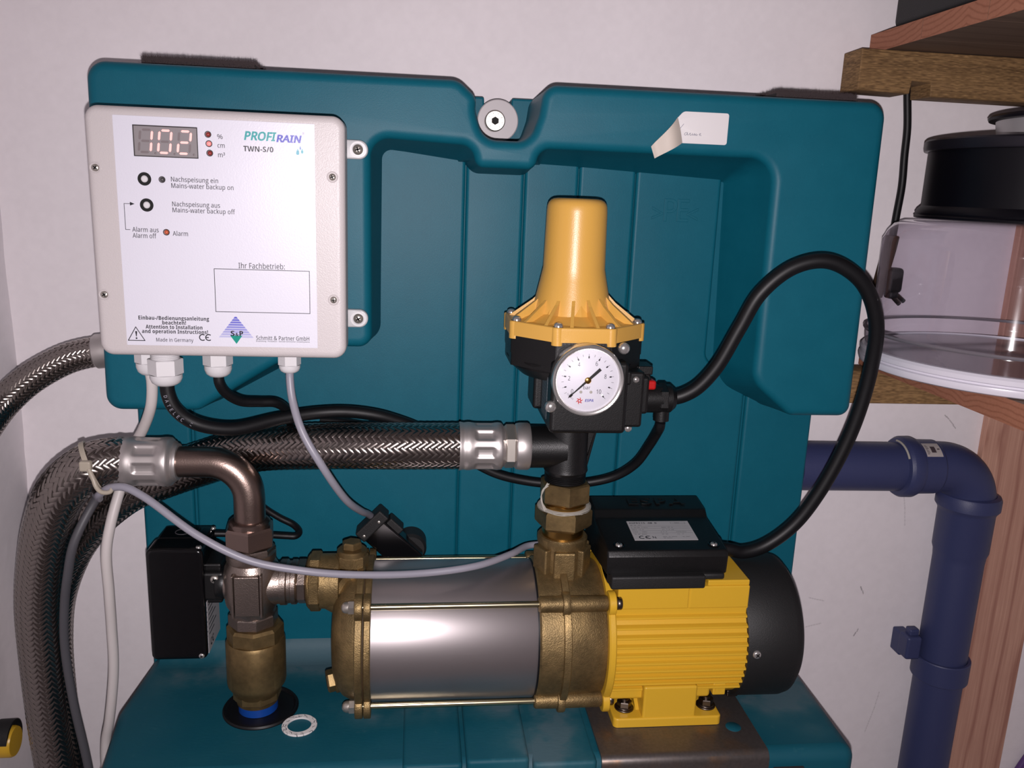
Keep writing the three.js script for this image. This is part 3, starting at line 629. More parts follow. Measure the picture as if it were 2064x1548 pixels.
{ // valve actuator
  const t = thing('valve_actuator', 'black box valve actuator standing left of the nickel valve', 'valve actuator', [-188, 49, 125]);
  part('motor_case', [mould(rect(-210, -166, 50, 147, 5), 128, 150, 3), mould(rect(-209, -167, 51, 146, 5), 100, 130, 2)], M.blackGloss, t);
  part('top_panel', [box(-206, -178, 145.8, 147.4, 104, 127, 0.6), box(-176, -169, 145.8, 147.2, 104, 147, 0.6)], M.blackGloss, t);
  part('moulded_ring', lathe([[5.4, 0], [5.4, 0.5], [6, 0.5], [6, 0]], [-190, 147.2, 115], Y, 40), M.greyDark, t);
  for (const p of [[-170, 146.8, 145], [-170.5, 53.5, 149.6]]) screw(p, p[1] > 100 ? Y : Z, 2.4, t, M.chrome, 'case_screw');
  screw([-168, 146, 104], Y, 2.2, t, M.chrome, 'case_screw');
  part('coupling', [box(-168, -154, 96, 131, 112, 142, 2), box(-168, -151, 101, 126, 118, 148, 3), disc([-158, 113.5, 140], X, 12.5, 9, 48)], M.black, t);
  for (const y of [120.5]) screw([-158, y, 148.2], Z, 3.6, t, M.zinc, 'coupling_screw');
  const map = canvas(256, 256, (c) => { c.fillStyle = '#b3b0b3'; c.fillRect(0, 0, 256, 256); c.fillStyle = '#303036'; for (let i = 0; i < 7; i++) c.fillRect(24, 24 + i * 24, 90 + (i * 53 % 100), 7); c.lineWidth = 8; c.strokeStyle = '#26262c'; c.beginPath(); c.arc(60, 222, 15, 0.9, 5.4); c.stroke(); c.beginPath(); c.arc(98, 222, 15, 0.9, 5.4); c.moveTo(84, 222); c.lineTo(98, 222); c.stroke(); });
  const g = new THREE.BoxGeometry(0.4, 46, 40); const uv = g.attributes.uv;
  g.translate(-165.9, 76, 125);
  part('rating_label', g, phy({ map, roughness: 0.5 }), t, { uv: true, label: 'white rating label' });
}

// ------------------------------------------------------------------ the pump
const AX = 66, AZ = 135;                           // axis of the pump
const onRing = (r, deg) => [AX + r * Math.sin(deg * RAD), AZ + r * Math.cos(deg * RAD)];
{
  const t = thing('water_pump', 'horizontal multistage water pump with steel barrel, brass ends and yellow motor', 'pump', [150, 4, 135]);
  const at = (x) => [x, AX, AZ];
  // suction end
  const s = part('suction_casing', [
    lathe([[0, 0], [24, 0.4], [38, 2], [46, 5], [52, 10], [55.5, 16], [57, 23], [0, 23]], at(-66), X, 72, 40),
    lathe([[0, 0], [20.5, 0], [22.5, 1.5], [22.5, 26], [0, 30]], [-86, 112, 136], X, 56, 35),
    lathe([[0, 0], [21, 0], [17, 22], [0, 24]], [-67, 110, 136], [0.75, -0.7, 0], 40, 40),
    hex([-84, 112, 136], X, 24.6, 9, 1, 0.39, 8),
  ], M.castBrass, t);
  part('filler_boss', lathe([[0, 0], [13.5, 0], [13.5, 24], [12.6, 25], [0, 25]], [-50, 112, 137], Y, 8, 20), M.castBrass, t);
  part('filler_plug', [hex([-50, 141, 137], Y, 8.4, 6.5, 1.2, 0.2), lathe([[0, 0], [12.2, 0], [12.2, 3.4], [11.2, 4.4], [0, 4.4]], [-50, 136.6, 137], Y, 48)], M.brass, t);
  part('drain_plug', [hex([-63, 32, 155], [-1, -0.1, 0.25], 9.2, 7, 1.2, 0.3), disc([-58, 32.4, 154], [-1, -0.1, 0.25], 10.6, 6)], M.brass, t);
  for (const [x, w, r] of [[-45, 6.2, 63.4], [-38, 5.6, 62]]) {
    const ears = [45, -45, 135, -135].map((d) => { const [y, z] = onRing(60.5, d); return lathe([[0, 0], [10.5, 0], [11, 0.6], [11, w - 0.6], [10.5, w], [0, w]], [x, y, z], X, 32, 40); });
    part('end_flange', [lathe([[0, 0], [r - 0.8, 0], [r, 0.8], [r, w - 0.8], [r - 0.8, w], [0, w]], at(x), X, 96, 40), ...ears], M.castBrass, t);
  }
  part('flange_seam', lathe([[0, 0], [60.6, 0], [60.6, 1.2], [0, 1.2]], at(-38.9), X, 80), M.seam, t);
  // barrel
  part('barrel', lathe([[0, 0], [57.2, 0], [57.8, 0.6], [57.8, 134], [57.2, 135], [0, 135]], at(-33), X, 160, 40), M.satin, t, { label: 'polished stainless barrel' });
  part('barrel_seal', lathe([[0, 0], [58.4, 0], [58.4, 1.6], [0, 1.6]], at(100.6), X, 96), M.rubber, t);
  for (const d of [45, -45, 135, -135]) {
    const [y, z] = onRing(62, d);
    const r = part('tie_rod', rod([-52, y, z], [101, y, z], 2.7, 24), M.rodSteel, t);
    part('cap_nut', [hex([-45, y, z], NX, 5.6, 5, 0.5, 0.4), lathe([[0, 6], [2, 5.7], [3.8, 4.4], [4.6, 2.6], [4.8, 0], [0, 0]].reverse(), [-49.6, y, z], NX, 28, 50)], M.zinc, r);
  }
  // discharge casing
  const lugs = [45, -45, 135, -135].flatMap((d) => { const [y, z] = onRing(61.5, d); return [
    lathe([[0, 0], [5.6, 0], [6.6, 1.2], [6.9, 19], [0, 19]], [101, y, z], X, 32, 35), lathe([[0, 0], [6.9, 0], [6.6, 30], [6, 31.5], [0, 31.5]], [126, y, z], X, 32, 35),
    lathe([[0, 0], [9.5, 0], [10, 1], [10, 5], [9.5, 6], [0, 6]], [120.2, y, z], X, 32, 35)]; });
  part('discharge_casing', [lathe([[0, 0], [58.6, 0], [60, 1.4], [60.8, 18], [60.8, 19], [64.6, 19.2], [64.8, 20], [64.8, 24.4], [64, 25], [59.4, 25.6], [57.6, 54], [56.6, 56], [0, 56]], at(102), X, 112, 25), ...lugs], M.castBrass, t);
  part('discharge_tower', [lathe([[0, 0], [20.5, 0], [20.2, 46], [21.2, 48.4], [21.2, 53], [20, 54.4], [0, 54.4]], [125.5, 98, AZ], Y, 56, 30),
    ...[0, 1, 2, 3].map((k) => { const g = new RoundedBoxGeometry(18, 34, 6, 3, 1.6); g.translate(0, 0, 20.4); g.rotateY((-22 + k * 60 - 40) * RAD); g.translate(125.5, 127, AZ); return g; }),
    box(121, 130, 100, 128, AZ + 14, AZ + 22.4, 2)], M.castBrass, t);
  // motor flange and motor
  part('motor_flange', [lathe([[0, 0], [62.4, 0], [63.6, 1.2], [63.6, 5], [62.6, 6], [0, 6]], at(157.6), X, 96, 35), ...[45, -45, 135, -135].map((d) => { const [y, z] = onRing(62, d); return lathe([[0, 0], [9.4, 0], [10, 0.6], [10, 5.2], [9.4, 5.8], [0, 5.8]], [157.7, y, z], X, 32, 35); })], M.yellow, t);
  for (const d of [45, -45]) { const [y, z] = d > 0 ? [112.5, 184.5] : onRing(62, d); part('flange_bolt', [disc([163.4, y, z], X, 5.2, 4.5, 32), hex([167.6, y, z], X, 2.6, 0.4, 0.1)], M.steelDark, t); }
  part('motor_body', [lathe([[0, 0], [56.6, 0], [56.6, 114], [0, 114]], at(163), X, 80, 35), box(163, 277, 20, 112, 98, 172, 6)], M.yellow, t);
  const sh = part('motor_shoulder', [box(165, 224.4, 105.5, 125.2, 95, 182.5, 1.2), box(225, 275.5, 105.5, 125.2, 95, 182.5, 1.2), box(222, 226, 106, 124.8, 95, 181.9, 0.5), box(240, 275.5, 124.5, 129.6, 100, 181, 1.2), box(163.5, 276, 98, 107.2, 110, 181.6, 1)], M.yellow, t);
  for (let i = 0; i < 10; i++) {   // fins stand level, their tips on a circle
    const y = 98.7 - 7.15 * i, tip = AZ + Math.sqrt(59.8 ** 2 - (y - AX) ** 2), root = AZ + Math.sqrt(55 ** 2 - (y - AX) ** 2) - 4;
    const s = new THREE.Shape([[root, -3.0], [tip - 3, -1.9], [tip - 0.3, -1.1], [tip, -0.6], [tip - 0.2, 0.7], [tip - 3, 1.5], [root, 2.4]].map(([a, b]) => new THREE.Vector2(a, b)));
    const g = new THREE.ExtrudeGeometry(s, { depth: 112.5, bevelEnabled: false });
    g.rotateY(-Math.PI / 2); g.translate(276, y, 0);
    part('cooling_fin', toCreasedNormals(g, 20 * RAD), M.yellow, t);
  }
  part('earth_boss', [box(252, 263, 26, 37, 166, 184, 1), lathe([[1.6, 0], [3.6, 0], [3.6, 1.2], [1.6, 1.2]], [257.5, 31.6, 183.6], Z, 24)], M.yellow, t);
  const foot = part('motor_foot', [
    mould(rect(166.5, 258.5, 150, 192.5, 4).map(([x, z, r]) => [x, -z, r]).reverse(), 4, 12, 1.5).rotateX(-Math.PI / 2),
    box(190.5, 236, 5, 40, 148, 191.5, 2), box(167, 189, 5, 34, 146, 157, 2), box(237, 256, 5, 34, 146, 157, 2),
    ...[[189.5, 1], [237, -1]].map(([x, k]) => { const s = new THREE.Shape([[150, 8], [186, 8], [150, 34]].map(([a, b]) => new THREE.Vector2(a, b))); const g = new THREE.ExtrudeGeometry(s, { depth: 4, bevelEnabled: false }); g.rotateY(-Math.PI / 2); g.translate(x + 2, 0, 0); return toCreasedNormals(g, 20 * RAD); }),
    box(163, 250, 24, 36, 120, 184, 3)], M.yellow, t);
  for (const x of [178.5, 249.5]) part('foot_bolt', [disc([x, 11.8, 177], Y, 8.2, 1.6, 40, 0.4), disc([x, 13.2, 177], Y, 6.8, 1.2, 40, 0.4), hex([x, 14.2, 177], Y, 6.2, 5.2, 0.6, 0.3), rod([x, 19, 177], [x, 22, 177], 3.6)], M.steelDark, t);
  // fan cover
  const fan = part('fan_cover', lathe([[0, 0], [60.4, 0], [61, 1], [61.2, 41], [59.6, 46.5], [55.5, 50], [48, 51.5], [0, 51.5]], at(274.5), X, 112, 40), M.blackMatt, t);
  { const [y, z] = onRing(61, 4); screw([281.5, y, z], [0, 0.06, 1], 3.6, t, M.chrome, 'cover_screw'); }
  { const [y, z] = onRing(59, -62); part('cover_clip', box(273, 283, y - 3, y + 3, z - 4, z + 2, 1), M.steelDark, t); }
  // terminal box: a side profile in (z, y) drawn out along x
  const prof = (pts, x0, x1, b) => { const g = plate(pts.map(([z, y, r]) => [z, y, r]), x0, x1, b); g.applyMatrix4(new THREE.Matrix4().makeBasis(new THREE.Vector3(0, 0, 1), new THREE.Vector3(0, 1, 0), new THREE.Vector3(-1, 0, 0))); g.applyMatrix4(new THREE.Matrix4().makeScale(1, 1, 1)); return g; };
  const ordered = [[88, 124, 3], [178, 134, 2], [179, 150, 2], [176, 154.5, 3], [124, 161, 6], [117, 166.5, 5], [92, 170, 5], [86, 160, 4]];
  // makeBasis maps shape x -> z, y -> y, depth -> -x
  const lidG = prof(ordered, -256, -155, 2.2);
  part('terminal_lid', lidG, M.black, t);
  part('terminal_base', [box(158, 252, 122, 137, 96, 172, 3), prof([[150, 124, 1], [185.8, 124.6, 2], [185.8, 136, 2], [150, 136, 1]], -236, -158, 1.6), prof([[150, 130, 1], [182, 130.5, 2], [182, 136, 2], [150, 136, 1]], -253, -235, 1.6)], M.blackMatt, t);
  const tilt = Math.atan2(154.5 - 161, 176 - 124);
  const onLid = (x, z) => [x, 154.5 + (176 - z) * (6.5 / 52), z];
  const map = canvas(640, 400, (c) => {
    c.fillStyle = '#a9a7a9'; c.fillRect(0, 0, 640, 400); c.fillStyle = '#26262a'; c.strokeStyle = '#26262a'; c.textBaseline = 'middle';
    c.font = 'bold 40px monospace'; c.fillText('ASPRI15 4M B', 18, 42); c.lineWidth = 2; for (const y of [112, 160, 208, 256]) { c.beginPath(); c.moveTo(14, y); c.lineTo(626, y); c.stroke(); }
    c.strokeRect(450, 24, 150, 36); c.font = '22px sans-serif'; c.fillText('ESPA', 492, 43);
    c.font = '22px monospace'; c.fillText('NM 96 221', 18, 90); c.fillText('Q 20/80 l/min', 18, 138); c.fillText('Hmax 57 m', 330, 138); c.fillText('Hmin 15 m', 18, 186); c.fillText('P1 1.0 kW', 330, 186); c.fillText('230V ~ 50Hz', 18, 234); c.fillText('4.5 A', 300, 234); c.fillText('2900/min', 460, 234); c.fillText('16 uF 450V', 18, 282); c.fillText('IP 55', 300, 282); c.fillText('Cl. F', 460, 282);
    c.lineWidth = 11; c.beginPath(); c.arc(86, 345, 26, 0.9, 5.4); c.stroke(); c.beginPath(); c.arc(150, 345, 26, 0.9, 5.4); c.moveTo(126, 345); c.lineTo(150, 345); c.stroke(); c.lineWidth = 6; c.beginPath(); c.moveTo(196, 365); c.lineTo(196, 328); c.lineTo(222, 365); c.lineTo(222, 328); c.stroke(); c.font = '18px monospace'; c.fillText('MADE IN SPAIN', 300, 336); c.fillText('No 0407', 500, 336); c.fillText('EN 60335', 300, 362);
  });
  const lab = new THREE.BoxGeometry(54, 0.4, 31), uvl = lab.attributes.uv, pl = lab.attributes.position; for (let i = 0; i < pl.count; i++) uvl.setXY(i, pl.getX(i) / 54 + 0.5, 0.5 - pl.getZ(i) / 31);
  lab.rotateX(-tilt); { const [x, y, z] = onLid(208.5, 145.5); lab.translate(x, y + 0.25, z); }
  part('rating_label', lab, phy({ map, roughness: 0.45 }), t, { uv: true, label: 'silver rating label' });
  for (const x of [166.5, 246.5]) { const p = onLid(x, 168); part('screw_well', lathe([[2.6, 0.1], [4.6, 0.1], [5, 0.6], [4.4, 0.9], [2.8, 0.5]].reverse(), [p[0], p[1] - 0.2, p[2]], [0, 1, 0.12], 28), M.blackGloss, t); screw([p[0], p[1] + 0.1, p[2]], [0, 1, 0.12], 3.0, t, M.chrome, 'lid_screw'); }
  { // raised letters on the back of the lid
    const font = await new FontLoader().loadAsync('fonts/droid/droid_sans_bold.typeface.json');
    const g = new TextGeometry('ESPA', { font, size: 11, depth: 0.7, curveSegments: 6 }); g.scale(1.5, 1, 1); g.rotateX(-Math.PI / 2); g.rotateX(0.14); g.translate(186, 168.2, 110);
    part('raised_letters', g, M.black, t);
  }
  part('cable_inlet', disc([255.5, 140, 139], X, 9, 8, 32), M.black, t);
}
{ // steel bracket under the motor
  const t = thing('motor_bracket', 'bent steel plate with rust stains under the yellow motor foot', 'bracket', [218, 0, 180]);
  const s = plate([[100, 1, 0.2], [100, 3.6, 0.2], [219.5, 3.6, 7], [219.5, -90, 0.2], [217, -90, 0.2], [217, 1, 4]].reverse(), -286, -149, 0.3);
  s.applyMatrix4(new THREE.Matrix4().makeBasis(new THREE.Vector3(0, 0, 1), new THREE.Vector3(0, 1, 0), new THREE.Vector3(-1, 0, 0)));
  s.translate(0, 0, 11);
  part('plate', s, M.rustSteel, t);
  part('bolt_hole', disc([268, 3.4, 196], Y, 6.4, 0.5, 36, 0.1), M.ledge, t, { label: 'hole showing the teal ledge' });
  screw([256, -33, 230.6], Z, 7, t, M.zinc, 'round_bolt');
}

// ------------------------------------------------------------------ pipe union on the pump outlet
{
  const t = thing('pipe_union', 'brass pipe union with hemp sealing between pump outlet and pressure switch', 'pipe union', [125.5, 150, 135]);
  const c = (y) => [125.5, y, AZ];
  part('lower_neck', lathe([[0, 0], [17.6, 0], [17.2, 10], [18, 12], [0, 12]], c(151.5), Y, 56), M.brassShine, t);
  part('union_nut', hex(c(160), Y, 24.2, 17.5, 2.6, 0.25), M.brass, t);
  part('union_collar', lathe([[0, 0], [18.6, 0], [18.6, 4], [17.2, 5.2], [17.2, 8], [0, 8]], c(177), Y, 56, 30), M.brassShine, t);
  part('upper_hex', hex(c(182.5), Y, 21.6, 17, 1.4, 0.02), M.brass, t);
  const strands = [];
  for (let i = 0; i < 16; i++) { const a0 = rnd() * 6.28, r = 21.4 + rnd() * 1.2, pts = []; const n = 6 + Math.floor(rnd() * 8), y = 176.4 + rnd() * 2.4; for (let j = 0; j <= n; j++) pts.push([125.5 + r * Math.cos(a0 + j * 0.28), y + Math.sin(j * 1.7 + i) * 0.35, AZ + r * Math.sin(a0 + j * 0.28)]); strands.push(tube(pts, 0.16, 5, 3)); }
  for (let i = 0; i < 7; i++) strands.push(tube([[108 + rnd() * 2, 202 - rnd() * 3, AZ + 12 + rnd() * 3], [104.5, 196 - rnd() * 3, AZ + 12 + rnd() * 3], [103.6 + rnd(), 188, AZ + 13], [106 + rnd() * 3, 179.5, AZ + 16 + rnd()]], 0.42, 5, 4));
  part('sealing_paste', lathe([[17.4, 0], [21.6, 0], [22.2, 0.4], [20.6, 1.1], [17.4, 1.4]], c(177.2), Y, 48, 50), M.hemp, t, { label: 'dried pale sealing paste' });
  part('hemp_sealing', merge(strands), M.hemp, t, { label: 'pale hemp fibres' });
}

// ------------------------------------------------------------------ pressure switch
{
  const cx = 124.5, cz = AZ;
  const t = thing('pressure_switch', 'pump pressure switch with yellow bell cap, black body and round gauge', 'pressure switch', [124.5, 200, 135]);
  const oct = (r, turn = 22.5) => Array.from({ length: 8 }, (_, i) => { const a = (turn + i * 45) * RAD; return [cx + r * Math.cos(a), -(cz + r * Math.sin(a)), 2]; }).reverse();
  const flatY = (corners, y0, y1, b) => { const g = mould(corners, y0, y1, b, 35, 2); g.rotateX(-Math.PI / 2); return g; };
  const R = 57;
  const cap = part('bell_cap', lathe([[0, 91.6], [15.5, 91.6], [18.4, 91.1], [20.7, 89.9], [22.3, 88], [23.1, 85.8], [23.5, 82], [24.4, 38], [26, 30], [31.6, 4], [33.2, -2], [34, -6]].reverse(), [cx - 1.5, 338, cz], Y, 96, 50), M.yellowCap, t);
  part('cap_flange', [flatY(oct(R), 325.5, 336.6, 1.2),
    lathe([[30, 12], [33.5, 4], [50, -3], [50, -6], [30, -6]].reverse(), [cx, 338, cz], Y, 8, 30),
    ...Array.from({ length: 8 }, (_, i) => { const a = (22.5 + i * 45) * RAD; return lathe([[0, 0], [4.6, 0], [4.6, 13], [4, 13.6], [0, 13.6]], [cx + 52.6 * Math.cos(a), 323, cz + 52.6 * Math.sin(a)], Y, 20, 40); })], M.yellowCap, t);
  for (let i = 0; i < 16; i++) {
    const a = (i * 22.5 + 11.25) * RAD, s = new THREE.Shape([[26, 336], [51, 336], [51, 337.6], [33, 351], [26, 358]].map(([u, v]) => new THREE.Vector2(u, v)));
    const g = new THREE.ExtrudeGeometry(s, { depth: 2.6, bevelEnabled: false }); g.translate(0, 0, -1.3); g.rotateY(-a); g.translate(cx, -1, cz);
    part('cap_rib', g, M.yellowCap, t);
  }
  for (let i = 0; i < 8; i++) { const a = (22.5 + i * 45) * RAD; part('flange_screw', lathe([[0, -1], [3.5, -1], [3.5, 0.8], [3, 2.2], [1.8, 3.1], [0, 3.4]], [cx + 51.4 * Math.cos(a), 336.6, cz + 51.4 * Math.sin(a)], Y, 24, 50), M.chrome, t); }
  part('upper_body', [flatY(oct(R - 1), 312, 326, 1), flatY(oct(R - 1.6), 302, 313, 1), lathe([[0, 0], [40, 0], [50, 8], [52, 14], [0, 14]], [cx, 292, cz], Y, 48, 30), box(cx - 22, cx + 21, 300, 326, cz + 40, 187, 2)], M.black, t);
  part('lower_body', [box(100.5, 159, 256.5, 312, 122, 191, 3.4, 3), box(cx - 30, cx + 26, 262, 312, 106, 140, 3), box(158, 175, 258, 302, 124, 178, 2.5), box(160, 182, 266, 296, 136, 168, 2.5),
    box(153, 164, 292, 303, 150, 180, 2)], M.black, t);
  part('side_arm', [plate([[158, 288, 1], [188, 287, 1], [183, 299, 2], [172, 304, 2], [160, 312, 1]], 134, 158, 1), box(174, 186, 296, 303, 140, 160, 1)], M.black, t);
  part('reset_button', box(180.5, 189.5, 284, 291.5, 150, 161, 2), M.red, t, { label: 'red reset button' });
  { const map = canvas(128, 256, (c) => { c.fillStyle = '#43494f'; c.fillRect(0, 0, 128, 256); c.fillStyle = '#5d666c'; for (let i = 0; i < 14; i++) c.fillRect(14, 14 + i * 17, 60 + (i * 29 % 40), 4); });
    const g = new THREE.BoxGeometry(0.4, 42, 26); g.translate(100.4, 284, 160); part('rating_label', g, phy({ map, roughness: 0.5 }), t, { uv: true, label: 'grey rating label' }); }
  part('cable_gland', [lathe([[0, 0], [11.6, 0], [11.6, 19], [0, 19]], [177, 275, 151], X, 40, 30), hex([193, 275, 151], X, 12.8, 8, 1.2, 0.4), lathe([[11.4, 0], [11.4, 4], [8, 8], [0, 8]], [200, 275, 151], X, 32, 40), rod([198.5, 272, 150], [198.5, 256.5, 150], 6.4, 28)], M.black, t);
  for (const [p, r] of [[[154.5, 322, 187.4], 4.4], [[100.8, 277.5, 191], 4.4], [[168, 296.2, 177.5], 2.6], [[166, 255.8, 172], 3]]) part('body_screw', lathe([[0, -2], [r, -2], [r, 0.3], [r * 0.85, r * 0.4], [r * 0.5, r * 0.62], [0, r * 0.68]], p, Z, 28, 50), M.chrome, t);
  // outlet and riser
  part('riser', [lathe([[0, 0], [16.4, 0], [16.4, 6], [18.4, 10], [17.6, 14], [17.4, 60], [0, 60]], [125.2, 200, AZ], Y, 56, 30), plate([[138, 262, 0.5], [152, 262, 0.5], [142, 214, 2], [138, 212, 0.5]], 128, 142, 1)], M.black, t);
  const th = []; for (let i = 0; i < 7; i++) th.push(lathe([[15.8, 0], [17.2, 0.7], [15.8, 1.4]], [125.2, 199.4 + i * 1.5, AZ], Y, 48, 20)); part('riser_thread', merge(th), M.black, t);
  part('side_outlet', lathe([[0, 0], [17.4, 0], [17.2, 16], [18, 30], [0, 30]], [93, 229, AZ + 0.6], X, 56, 30), M.black, t);
  // the gauge
  const gx = 125, gy = 301, gz = 190.5;
  const gauge = part('pressure_gauge', lathe([[0, 0], [25.4, 0], [25.8, 1], [25.8, 10], [26.6, 11], [26.8, 13.4], [26.2, 15], [25.2, 15.6], [24, 15.2], [23.3, 14.2], [23.2, 12.4], [0, 12.4]], [gx, gy, gz], Z, 96, 30), M.chrome, t, { label: 'chrome pressure gauge' });
  const map = canvas(1024, 1024, (c) => {
    c.fillStyle = '#dddbe4'; c.fillRect(0, 0, 1024, 1024); c.translate(512, 512); c.fillStyle = c.strokeStyle = '#1b1b22'; c.lineCap = 'butt';
    const k = 512 / 24 * 0.965, tick = (v) => (225 - 27 * v) * RAD;
    for (let i = 0; i <= 20; i++) { const a = tick(i / 2), co = Math.cos(a), si = -Math.sin(a); c.lineWidth = 5; c.beginPath(); c.moveTo(co * 20.2 * k, si * 20.2 * k); c.lineTo(co * (i % 2 ? 18.4 : 18.2) * k, si * (i % 2 ? 18.4 : 18.2) * k); c.stroke(); if (i % 2 === 0) { c.lineWidth = 20; c.beginPath(); c.moveTo(co * 18.5 * k, si * 18.5 * k); c.lineTo(co * 16.9 * k, si * 16.9 * k); c.stroke(); } }
    c.textAlign = 'center'; c.textBaseline = 'middle'; const txt = (s, x, y, h, f = 'sans-serif', col = '#26262e', sx = 0.8) => { c.save(); c.translate(x * k, y * k); c.scale(sx, 1); c.font = `${h * k}px ${f}`; c.fillStyle = col; c.fillText(s, 0, 0); c.restore(); };
    txt('0', -11.5, 8.8, 4.6); txt('2', -14.3, -1.3, 4.6); txt('4', -7.3, -12, 4.4); txt('6', 6.2, -12.8, 4.6); txt('8', 13.5, -3, 4.6); txt('10', 9, 8.8, 4.6); txt('bar', -0.5, 5.7, 3.8, 'sans-serif', '#3a3a44', 1);
    c.save(); c.translate(2.1 * k, 15.8 * k); c.transform(1, 0, -0.2, 1, 0, 0); c.font = `bold ${2.9 * k}px sans-serif`; c.fillStyle = '#2c2f9c'; c.fillText('ESPA', 0, 0); c.restore();
    c.save(); c.translate(-5.5 * k, 16.1 * k); c.strokeStyle = '#c22a26'; c.lineWidth = 14; c.beginPath(); c.arc(0, 0, 1.05 * k, 0, 7); c.stroke(); c.lineWidth = 11; for (let i = 0; i < 6; i++) { c.rotate(Math.PI / 3); c.beginPath(); c.moveTo(1.1 * k, 0); c.quadraticCurveTo(1.9 * k, 0.1 * k, 2.3 * k, -1.0 * k); c.stroke(); } c.restore();
    for (let i = 0; i < 7; i++) { const a = (225 + 9 - i * 3) * RAD; c.lineWidth = 4; c.beginPath(); c.moveTo(Math.cos(a) * 18.9 * k, -Math.sin(a) * 18.9 * k); c.lineTo(Math.cos(a) * 17.6 * k, -Math.sin(a) * 17.6 * k); c.stroke(); }
  });
  part('dial', sheetUV(disc([gx, gy, gz + 12.2], Z, 23.9, 0.4, 64, 0.1), gx - 24, gx + 24, gy - 24, gy + 24), phy({ map, roughness: 0.45 }), gauge, { uv: true, label: 'white dial from 0 to 10 bar' });
  const nd = (g) => { g.rotateZ(223.5 * RAD); g.translate(gx, gy, gz + 13.2); return g; };
  part('needle', [nd(plate([[-12.4, -1.15, 0.1], [-2, -1.0, 0.1], [0, -0.9, 0.1], [19, -0.22, 0.1], [19, 0.22, 0.1], [0, 0.9, 0.1], [-2, 1.0, 0.1], [-12.4, 1.15, 0.1]], 0, 0.4, 0.05)), nd(plate([[15.2, -0.9, 0.1], [17.6, -0.9, 0.1], [18.6, 0, 0], [17.6, 0.9, 0.1], [15.2, 0.9, 0.1]], 0, 0.4, 0.05))], M.blackMatt, gauge);
  part('needle_hub', disc([gx, gy, gz + 13.3], Z, 2.4, 1.2, 32, 0.3), M.brassShine, gauge);
  for (const x of [-4.6, 2.9]) part('dial_rivet', disc([gx + x, gy - 8.9, gz + 12.4], Z, 1.1, 0.5, 20, 0.2), M.hemp, gauge);
  part('gauge_glass', disc([gx, gy, gz + 14.2], Z, 23.4, 0.15, 64, 0.02), M.gaugeGlass, gauge);
}

// ------------------------------------------------------------------ cables
function cable(label, pts, r, mat, name = 'cable') { return tag(part(name, tube(pts, r), mat, null), label, 'cable'); }
cable('thick black cable looping high from the pressure switch round to the motor terminal box', [[208.6, 276, 151.6], [214, 278, 153], [224, 285, 156], [237, 303, 160], [251, 336, 165], [263, 364, 170], [285, 385, 175], [310, 390.5, 179], [338, 376, 180], [357, 346, 175], [364, 306, 165], [360, 249, 155], [343, 193, 147], [325, 160, 142], [302, 140, 139], [284, 135, 138.5], [273, 137.6, 139], [265, 138.6, 139]], 5.9, M.rubber);
cable('black cable drooping from the pressure switch gland and behind the union to the steel hose', [[198.5, 254.6, 150], [198.6, 250, 148.6], [199, 244, 142], [197, 228, 128], [190, 207, 114], [176, 193, 105], [155, 185, 99], [125, 182, 95], [98, 184, 93], [71, 191, 93], [43, 206, 93], [15, 222, 93], [-20, 229, 91], [-50, 232, 84], [-80, 234, 76]], 4.1, M.rubber);
cable('thick black printed cable curving from the front left gland onto the steel hose', [[-181.3, 286, 166], [-181, 279, 166], [-178, 269, 165.5], [-171, 259.5, 163], [-160, 252.5, 160], [-139, 247, 151], [-108, 250, 133], [-80, 252, 121], [-55, 252, 116], [-30, 248, 112.5], [-8, 240, 107.5], [18, 229, 104.5], [50, 223, 102]], 5.2, M.rubber);
{ // pale printing on that cable
  const pts = [], c = new THREE.CatmullRomCurve3([[-181, 279, 166], [-178, 269, 165.5], [-171, 259.5, 163], [-160, 252.5, 160]].map(V3)), list = [];
  const font = await new FontLoader().loadAsync('fonts/droid/droid_sans_mono_regular.typeface.json');
  [...'DATELEC C'].forEach((s, i) => { if (s === ' ') return; const p = c.getPointAt(0.04 + i * 0.1), d = c.getTangentAt(0.04 + i * 0.1); const g = new TextGeometry(s, { font, size: 2.5, depth: 0.3, curveSegments: 3 }); g.translate(-0.9, -1.2, 0); g.rotateZ(Math.atan2(d.y, d.x)); g.translate(p.x - 0.7, p.y - 0.2, p.z + 5.25); list.push(g); });
  const m = part('cable_print', merge(list), M.greyCable, scene.getObjectByName('cable_002'));
}
cable('short black cable from the middle gland dropping behind the steel hose', [[-148, 289, 150], [-147.6, 283, 149.5], [-144.5, 274.5, 145], [-135, 265, 135], [-123, 262, 126], [-112, 260, 119], [-106, 254, 111], [-104, 246, 104], [-103, 236, 93], [-103, 228, 80]], 4.0, M.rubber);
cable('white cable hanging straight down beside the tank from the left gland', [[-200.5, 288, 140], [-200, 281, 139], [-203, 262, 134], [-214, 239, 120], [-226, 219, 111.5], [-231.5, 203, 113.5], [-234, 189, 123], [-239, 165, 134], [-243, 141, 138], [-244, 104, 136], [-246, 70, 131], [-248, 31, 128], [-256, -20, 124], [-262, -44, 120], [-264, -75, 119], [-258, -250, 115]], 4.1, M.whiteCable);
cable('grey cable from the right gland down to the black level sensor', [[-94, 295, 158], [-94, 289, 158.5], [-92, 274, 162], [-84, 252, 172], [-69, 225, 175], [-54, 190, 152], [-44, 168, 122], [-39, 155, 97], [-37, 148, 85]], 3.0, M.greyCable);
